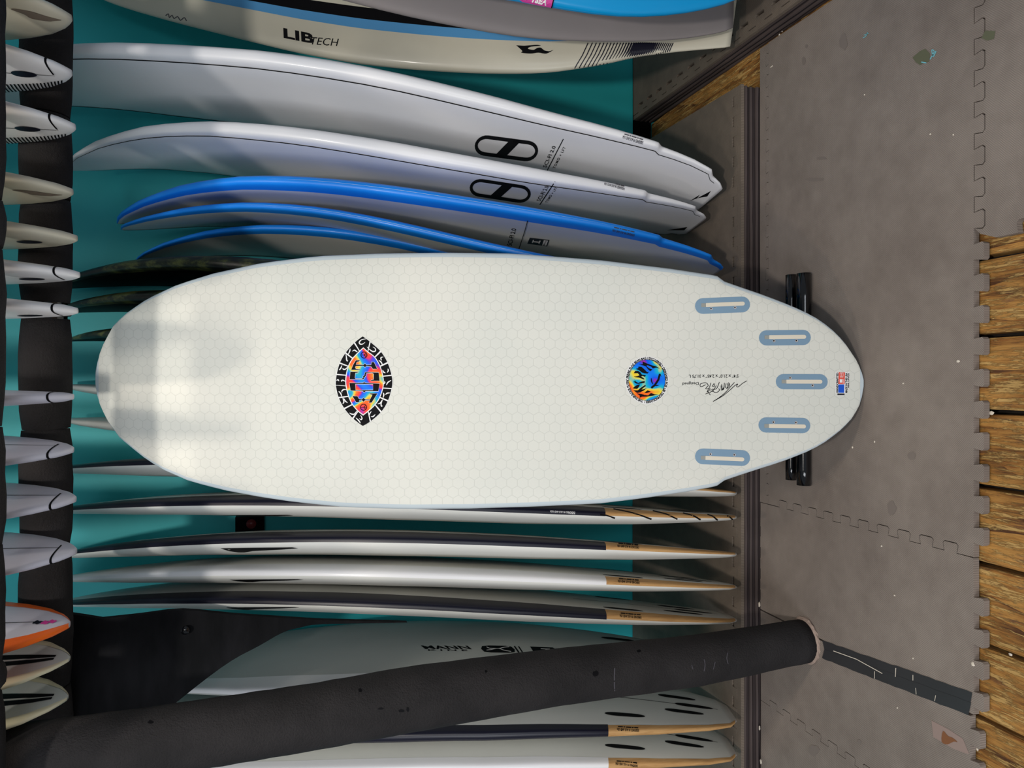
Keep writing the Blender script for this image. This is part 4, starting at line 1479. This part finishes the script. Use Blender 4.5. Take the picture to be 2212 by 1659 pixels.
boxes = [(1560.5, 659.5, -2.2, [(1536, 667), (1587.5, 664.5)], 1561, 657.5, 95), (1695, 729.5, -.6, [(1671.5, 736.5), (1720, 736)], 1695.5, 728, 91),
         (1731.5, 824.5, .2, [(1706.5, 816.5), (1755, 832.5)], 1731.5, 824.5, 89), (1694, 918.5, .9, [(1670.5, 912), (1719, 913)], 1695, 920.5, 91), (1560.5, 987.5, 2.4, [(1534.5, 981), (1586, 982.5)], 1560, 990.5, 95)]
for cx, cy, an, screws, sx, sy, sl in boxes:
    a = radians(an)
    fb = MB.print('fin_box', M['fin_grey'], [capsule(cx, cy, 119 if abs(an) > 2 else 112, 34 if abs(an) > 2 else 33, a)], R_, .0008)
    so = MB.print('slot', M['slot'], [capsule(sx + 4, sy, sl - 8, 8.5, a, 6)], fb, .0011)
    MB.print('slot_end', M['slot_dark'], [[(sx - sl / 2 + 1, sy - 4.0 - sin(a) * sl / 2), (sx - sl / 2 + 11, sy - 4.0 - sin(a) * sl / 2), (sx - sl / 2 + 11, sy + 4.0 - sin(a) * sl / 2), (sx - sl / 2 + 1, sy + 4 - sin(a) * sl / 2)]], fb, .0013)
    for ux, uy in screws:
        MB.print('screw', M['steel'], [capsule(ux, uy, 6.4, 6.4, 0, 7)], fb, .0014)
        MB.print('screw_hole', M['black_ink'], [capsule(ux - .6, uy - .2, 3.0, 3.0, 0, 5)], fb, .0017)

# eye-shaped emblem. Coordinates in units of the zoomed crops: x = 720 + u/15.08, y = 720 + v/15.08
kz = 15.08
U = lambda pts: [(720 + p / kz, 720 + q_ / kz) for p, q_ in pts]
Lo = [(960, 100), (690, 310), (400, 640), (215, 970), (115, 1340), (85, 1600), (95, 1750), (180, 2095), (365, 2450), (640, 2770), (960, 3020)]
Ri = [(960, 100), (1200, 280), (1545, 590), (1770, 960), (1900, 1370), (1925, 1600), (1900, 1800), (1780, 2200), (1560, 2560), (1210, 2870), (960, 3020)]
MB.print('emblem_ground', M['white_ink'], [U(smooth([(p - 15 if p < 960 else p, q_) for p, q_ in Lo], 4) + list(reversed(smooth([(p + 15 if p > 960 else p, q_) for p, q_ in Ri], 4)))[1:-1])], R_, .0007)
Li = [(985, 495), (870, 600), (650, 830), (510, 1080), (440, 1370), (425, 1600), (450, 1780), (520, 2050), (640, 2310), (820, 2520), (975, 2640)]
Rj = [(985, 495), (1120, 620), (1340, 790), (1510, 1080), (1600, 1400), (1615, 1600), (1600, 1780), (1500, 2080), (1350, 2310), (1130, 2520), (975, 2640)]


def lerp_curve(c, t):
    P = np.array(smooth(c, 8))
    i = t * (len(P) - 1)
    return np.array([np.interp(i, range(len(P)), P[:, k]) for k in range(2)])


def blocks(outer, inner, cuts, gap=.006):
    out = []
    for t0_, t1_ in zip(cuts, cuts[1:]):
        ts = np.linspace(t0_ + gap, t1_ - gap, 6)
        o_ = [lerp_curve(outer, t) for t in ts]
        i_ = [lerp_curve(inner, t) for t in ts]
        i_ = [a + (b_ - a) * .10 for a, b_ in zip(i_, o_)]
        out.append(U(o_ + list(reversed(i_))))
    return out


MB.print('emblem_block', M['black_ink'], blocks(Lo, Li, [.0, .1, .2, .3, .4, .567, .7, .8, .9, 1.0]) + blocks(Ri, Rj, [.0, .1, .2, .3, .4, .6, .7, .8, .9, 1.0]) + [U([(930, 125), (960, 105), (1000, 130), (1000, 460), (940, 460)]), U([(925, 2980), (960, 3012), (1000, 2985), (1000, 2690), (935, 2690)])], R_, .0010)
MB.print('emblem_ground', M['tiedye'], [U(smooth(Li, 5) + list(reversed(smooth(Rj, 5)))[1:-1])], R_, .0010)
curls = [[(1080, 180), (930, 210), (850, 290), (880, 350), (960, 350), (1040, 290)], [(1100, 440), (1180, 520), (1280, 590), (1370, 580), (1370, 500), (1290, 440)], [(555, 500), (540, 580), (490, 690)], [(620, 590), (690, 550), (760, 590), (790, 610)],
         [(410, 680), (430, 760), (440, 860), (460, 905), (485, 885)], [(290, 1040), (240, 1150), (190, 1200)], [(470, 1090), (400, 1170), (330, 1170), (315, 1130)], [(1640, 770), (1560, 790), (1560, 850), (1580, 880)], [(1620, 1060), (1560, 940), (1480, 880)],
         [(1610, 1190), (1640, 1260), (1700, 1290)], [(1780, 1150), (1795, 1220), (1755, 1280)], [(110, 1540), (160, 1510), (190, 1560)], [(410, 1580), (330, 1530), (275, 1540), (285, 1580)], [(1670, 1555), (1680, 1610), (1630, 1660)], [(1890, 1530), (1780, 1600), (1730, 1690)],
         [(450, 1840), (350, 1830), (285, 1880), (295, 1930)], [(180, 1890), (240, 1950), (290, 2070)], [(310, 2100), (350, 2230), (310, 2300)], [(340, 2110), (400, 2210), (470, 2260)], [(1620, 1930), (1650, 2000), (1620, 2110)], [(1860, 1940), (1760, 1950), (1700, 2000)],
         [(1600, 2160), (1540, 2270), (1445, 2300)], [(1610, 2160), (1560, 2300), (1580, 2380), (1600, 2350)], [(780, 2510), (690, 2630), (600, 2630), (530, 2590)], [(890, 2660), (940, 2760), (910, 2810), (850, 2770)], [(740, 2750), (840, 2850), (890, 2930)],
         [(1245, 2540), (1185, 2620), (1190, 2660)], [(1370, 2640), (1300, 2710), (1230, 2710)]]
pol = []
for c_ in curls:
    pol += stroke(U(smooth(c_, 4)), 2.6, True)
MB.print('emblem_letter', M['white_ink'], pol, R_, .0014)
peace = []
for cy_ in (708, 2408):
    cx_ = 1003 if cy_ < 1000 else 990
    ring = [(cx_ + 100 * cos(t), cy_ + 100 * sin(t)) for t in np.linspace(0, 2 * pi, 22)]
    peace += stroke(U(ring), 1.5)
    for dx_, dy_ in ((-95, 0), (95, 0), (70, -65), (70, 65)):
        peace += stroke(U([(cx_, cy_), (cx_ + dx_ / 2, cy_ + dy_ / 2), (cx_ + dx_, cy_ + dy_)]), 1.2)
T1 = [(740, 880), (880, 880), (840, 920), (770, 930), (740, 1020), (990, 1030), (1035, 985), (1080, 1035), (1240, 1030), (1250, 940), (1330, 940), (1430, 1160), (1290, 1160), (1250, 1090), (1080, 1060), (1035, 1110), (990, 1060), (740, 1060), (715, 1110), (740, 1160), (880, 1170), (870, 1190), (590, 1190), (650, 1030)]
S1 = [(560, 1255), (810, 1255), (790, 1285), (720, 1290), (705, 1440), (720, 1480), (940, 1480), (985, 1440), (970, 1400), (1010, 1380), (1040, 1270), (1480, 1280), (1510, 1550), (1220, 1545), (1240, 1520), (1320, 1510), (1320, 1320), (1270, 1290), (1090, 1300), (1060, 1340), (1070, 1380), (1040, 1410), (985, 1500), (540, 1500)]
O1 = [(530, 1620), (960, 1620), (1010, 1590), (1060, 1620), (1510, 1640), (1470, 1885), (1060, 1885), (1010, 1930), (960, 1880), (570, 1865)]
O2 = [(720, 1650), (1300, 1655), (1300, 1850), (730, 1855)]
L1 = [(630, 2045), (790, 2050), (840, 2140), (940, 2150), (985, 2100), (1040, 2150), (1200, 2160), (1280, 2000), (1190, 1980), (1200, 1955), (1440, 1960), (1250, 2260), (1160, 2260), (1200, 2190), (1040, 2180), (985, 2230), (940, 2180), (850, 2180), (840, 2250), (750, 2250)]
MB.print('emblem_letter', M['white_ink'], sum([stroke(U(c_ + c_[:1]), 1.6) for c_ in (T1, S1, O1, O2, L1)], []), R_, .0013)
MB.print('emblem_letter', M['black_ink'], peace + [U(T1), U(S1), U(L1)] + [U(O1[0:1] + [(720, 1650), (730, 1855)] + O1[9:10]), U([O1[4], O1[5], (1300, 1850), (1300, 1655)]), U([O1[0], O1[1], O1[2], O1[3], O1[4], (1300, 1655), (720, 1650)]), U([(730, 1855), (1300, 1850), O1[5], O1[6], O1[7], O1[8], O1[9]])], R_, .0017)

# round emblem with flames, words around it. Coordinates of its crop: x = 1345 + u/13.83, y = 760 + v/13.83
kf_ = 13.83
U2 = lambda pts: [(1345 + p / kf_, 760 + q_ / kf_) for p, q_ in pts]
ccx, ccy, rx_, ry_ = 722, 845, 545, 610
MB.print('round_emblem', M['white_ink'], [U2([(ccx + 645 * cos(t), ccy + 710 * sin(t)) for t in np.linspace(0, 2 * pi, 50)[:-1]])], R_, .0007)
MB.print('round_emblem', M['tiedye'], [U2([(ccx + rx_ * cos(t), ccy + ry_ * sin(t)) for t in np.linspace(0, 2 * pi, 50)[:-1]])], R_, .0010)
fl = [[(590, 285), (700, 340), (860, 400), (980, 430), (1060, 470), (1110, 510), (1000, 470), (900, 500), (840, 440), (740, 400), (700, 420), (780, 490), (890, 530), (820, 580), (760, 530), (690, 440), (620, 410), (480, 380), (600, 370)],
      [(470, 440), (560, 450), (640, 520), (730, 610), (780, 600), (740, 650), (640, 640), (570, 620), (500, 560), (390, 510), (460, 490)],
      [(370, 570), (460, 570), (520, 610), (570, 680), (700, 700), (660, 740), (690, 760), (590, 720), (550, 740), (640, 800), (640, 830), (560, 800), (480, 770), (380, 760), (330, 740), (430, 730), (500, 700), (450, 640), (330, 640)],
      [(340, 820), (390, 890), (460, 930), (560, 890), (660, 870), (650, 930), (560, 940), (470, 960), (400, 950), (320, 890), (370, 880)],
      [(300, 1085), (360, 1030), (450, 980), (520, 970), (480, 1050), (430, 1110), (340, 1100)], [(310, 1150), (450, 1150), (540, 1070), (670, 990), (690, 1020), (620, 1070), (560, 1130), (650, 1110), (720, 1080), (640, 1150), (520, 1210), (430, 1230)],
      [(640, 1230), (740, 1150), (840, 1190), (720, 1230)], [(410, 1240), (560, 1260), (650, 1290), (760, 1300), (840, 1230), (960, 1270), (1070, 1265), (900, 1310), (720, 1340), (580, 1340), (500, 1370), (510, 1310)]]
arms = stroke(U2([(850, 1080), (960, 990), (1060, 840), (1110, 660)]), 4.4) + stroke(U2(smooth([(850, 780), (860, 880), (900, 970)], 4)), 2.6, True) + stroke(U2(smooth([(970, 1015), (1010, 1010), (1080, 995)], 4)), 2.0, True) + stroke(U2([(1110, 660), (1150, 740)]), 3, True)
MB.print('flame_print', M['black_ink'], [U2(f) for f in fl] + arms + stroke(U2([(ccx + rx_ * cos(t), ccy + ry_ * sin(t)) for t in np.linspace(0, 2 * pi, 50)]), .8), R_, .0014)


def ring_text(txt, cx, cy, rx, ry, a0, a1, h, m):
    """letters running around a circle, tops outward"""
    V, T = text_mesh(txt, .045)
    w_ = V[:, 0].max()
    pts = []
    for v in V:
        a = a0 + (a1 - a0) * v[0] / w_
        r = v[1] / .73 * h
        pts.append((cx + (rx + r) * cos(a), cy + (ry + r) * sin(a)))
    pts = [MB.cast(p[0], p[1], .0012) for p in pts]
    return mesh_obj('ring_print', pts, T, m, R_)


C = (1345 + ccx / kf_, 760 + ccy / kf_)
ring_text('THE FABULOUS FLYIN\u0027 FREAK FLAG BEAN BAG / EXCLUSIVELY DESIGNED FOR LIB TECHNOLOGIES /', C[0], C[1], 40.2, 45.0, radians(102), radians(102 + 356), 4.9, M['black_ink'])

# signature and dimensions, upside down as the board stands nose up
sg = lambda pts: [(1320 + p / 6.9125, 740 + q_ / 6.9125) for p, q_ in pts]
lines = [[(2025, 572), (1960, 610), (1895, 662), (1870, 650), (1890, 620), (1850, 640), (1760, 720), (1660, 800), (1520, 880), (1600, 830), (1700, 750), (1780, 660), (1840, 595)],
         [(1760, 620), (1720, 690), (1770, 640), (1750, 600), (1735, 640)], [(1690, 600), (1680, 690), (1660, 700), (1650, 620)], [(1715, 610), (1700, 680)], [(1690, 650), (1650, 715), (1640, 640)], [(1615, 590), (1570, 690), (1500, 700), (1560, 750), (1620, 710), (1600, 690)],
         [(1570, 640), (1540, 690), (1510, 730), (1480, 720)], [(1540, 610), (1510, 650), (1545, 650), (1530, 610)], [(1490, 600), (1470, 660), (1430, 740), (1480, 690), (1410, 690), (1450, 640), (1430, 620)], [(1410, 630), (1340, 660), (1330, 620), (1400, 600), (1440, 615)],
         [(1405, 770), (1440, 755), (1490, 740)], [(1445, 735), (1480, 785)]]
pol = []
for l_ in lines:
    pol += stroke(sg(smooth(l_, 4)), 1.35)
MB.print('signature', M['black_ink'], pol, R_, .0009)
MB.text('signature', M['black_ink'], 'Designed', (1320 + 1305 / 6.9125, 740 + 592 / 6.9125), (-35, 1.0), (0, 6.0), R_, .0009, bold=.01)
MB.text('dimensions_print', M['black_ink'], '5\u20194\u201d x 21.0\u201d x 2.45\u201d x 31.75 L', (1320 + 1900 / 6.9125, 740 + 478 / 6.9125), (-107, 0.5), (0, 7.0), R_, .0009, bold=.012)

# maker's label near the tail
lb = lambda pts: [(1780 + p / 18.43, 780 + q_ / 18.43) for p, q_ in pts]
MB.print('maker_label', M['white_ink'], [lb([(465, 440), (1005, 440), (985, 1085), (915, 1090), (905, 1285), (815, 1290), (810, 1365), (515, 1365), (520, 1285), (450, 1280)])], R_, .0007)
MB.print('maker_label', M['red_ink'], [lb([(575, 445), (825, 450), (810, 915), (562, 910)])], R_, .0010)
MB.print('maker_label', M['blue_ink'], [lb([(562, 930), (797, 930), (790, 1265), (560, 1260)])], R_, .0010)
MB.print('maker_label', M['white_ink'], stroke(lb([(620, 640), (755, 640)]), .8) + stroke(lb([(605, 720), (755, 720), (755, 880), (740, 895)]), .9) + [lb([(612, 735), (722, 735), (720, 855), (612, 855)])] + stroke(lb([(625, 470), (750, 470), (750, 610), (625, 610), (625, 470)]), .9) + stroke(lb([(690, 470), (690, 600)]), .8), R_, .0013)
MB.print('maker_label', M['navy'], [lb([(520, 1290), (808, 1290), (806, 1355), (520, 1355)])], R_, .0010)
MB.text('maker_print', M['black_ink'], 'HANDCRAFTED', (1780 + 548 / 18.43, 780 + 1265 / 18.43), (0.4, -43.5), (-4.2, 0), R_, .0012, bold=.04)
MB.text('maker_print', M['black_ink'], 'MADE IN THE USA', (1780 + 912 / 18.43, 780 + 1270 / 18.43), (0.4, -43.5), (-4.4, 0), R_, .0012, bold=.04)
MB.text('maker_print', M['black_ink'], 'NEAR CANADA', (1780 + 980 / 18.43, 780 + 1065 / 18.43), (0.6, -32), (-2.6, 0), R_, .0012, bold=.04)
settle(MB.root)
for o in MB.root.children:
    for c_ in o.children:
        c_.matrix_parent_inverse = Matrix.Identity(4)
        c_.matrix_parent_inverse = Matrix.Identity(4)
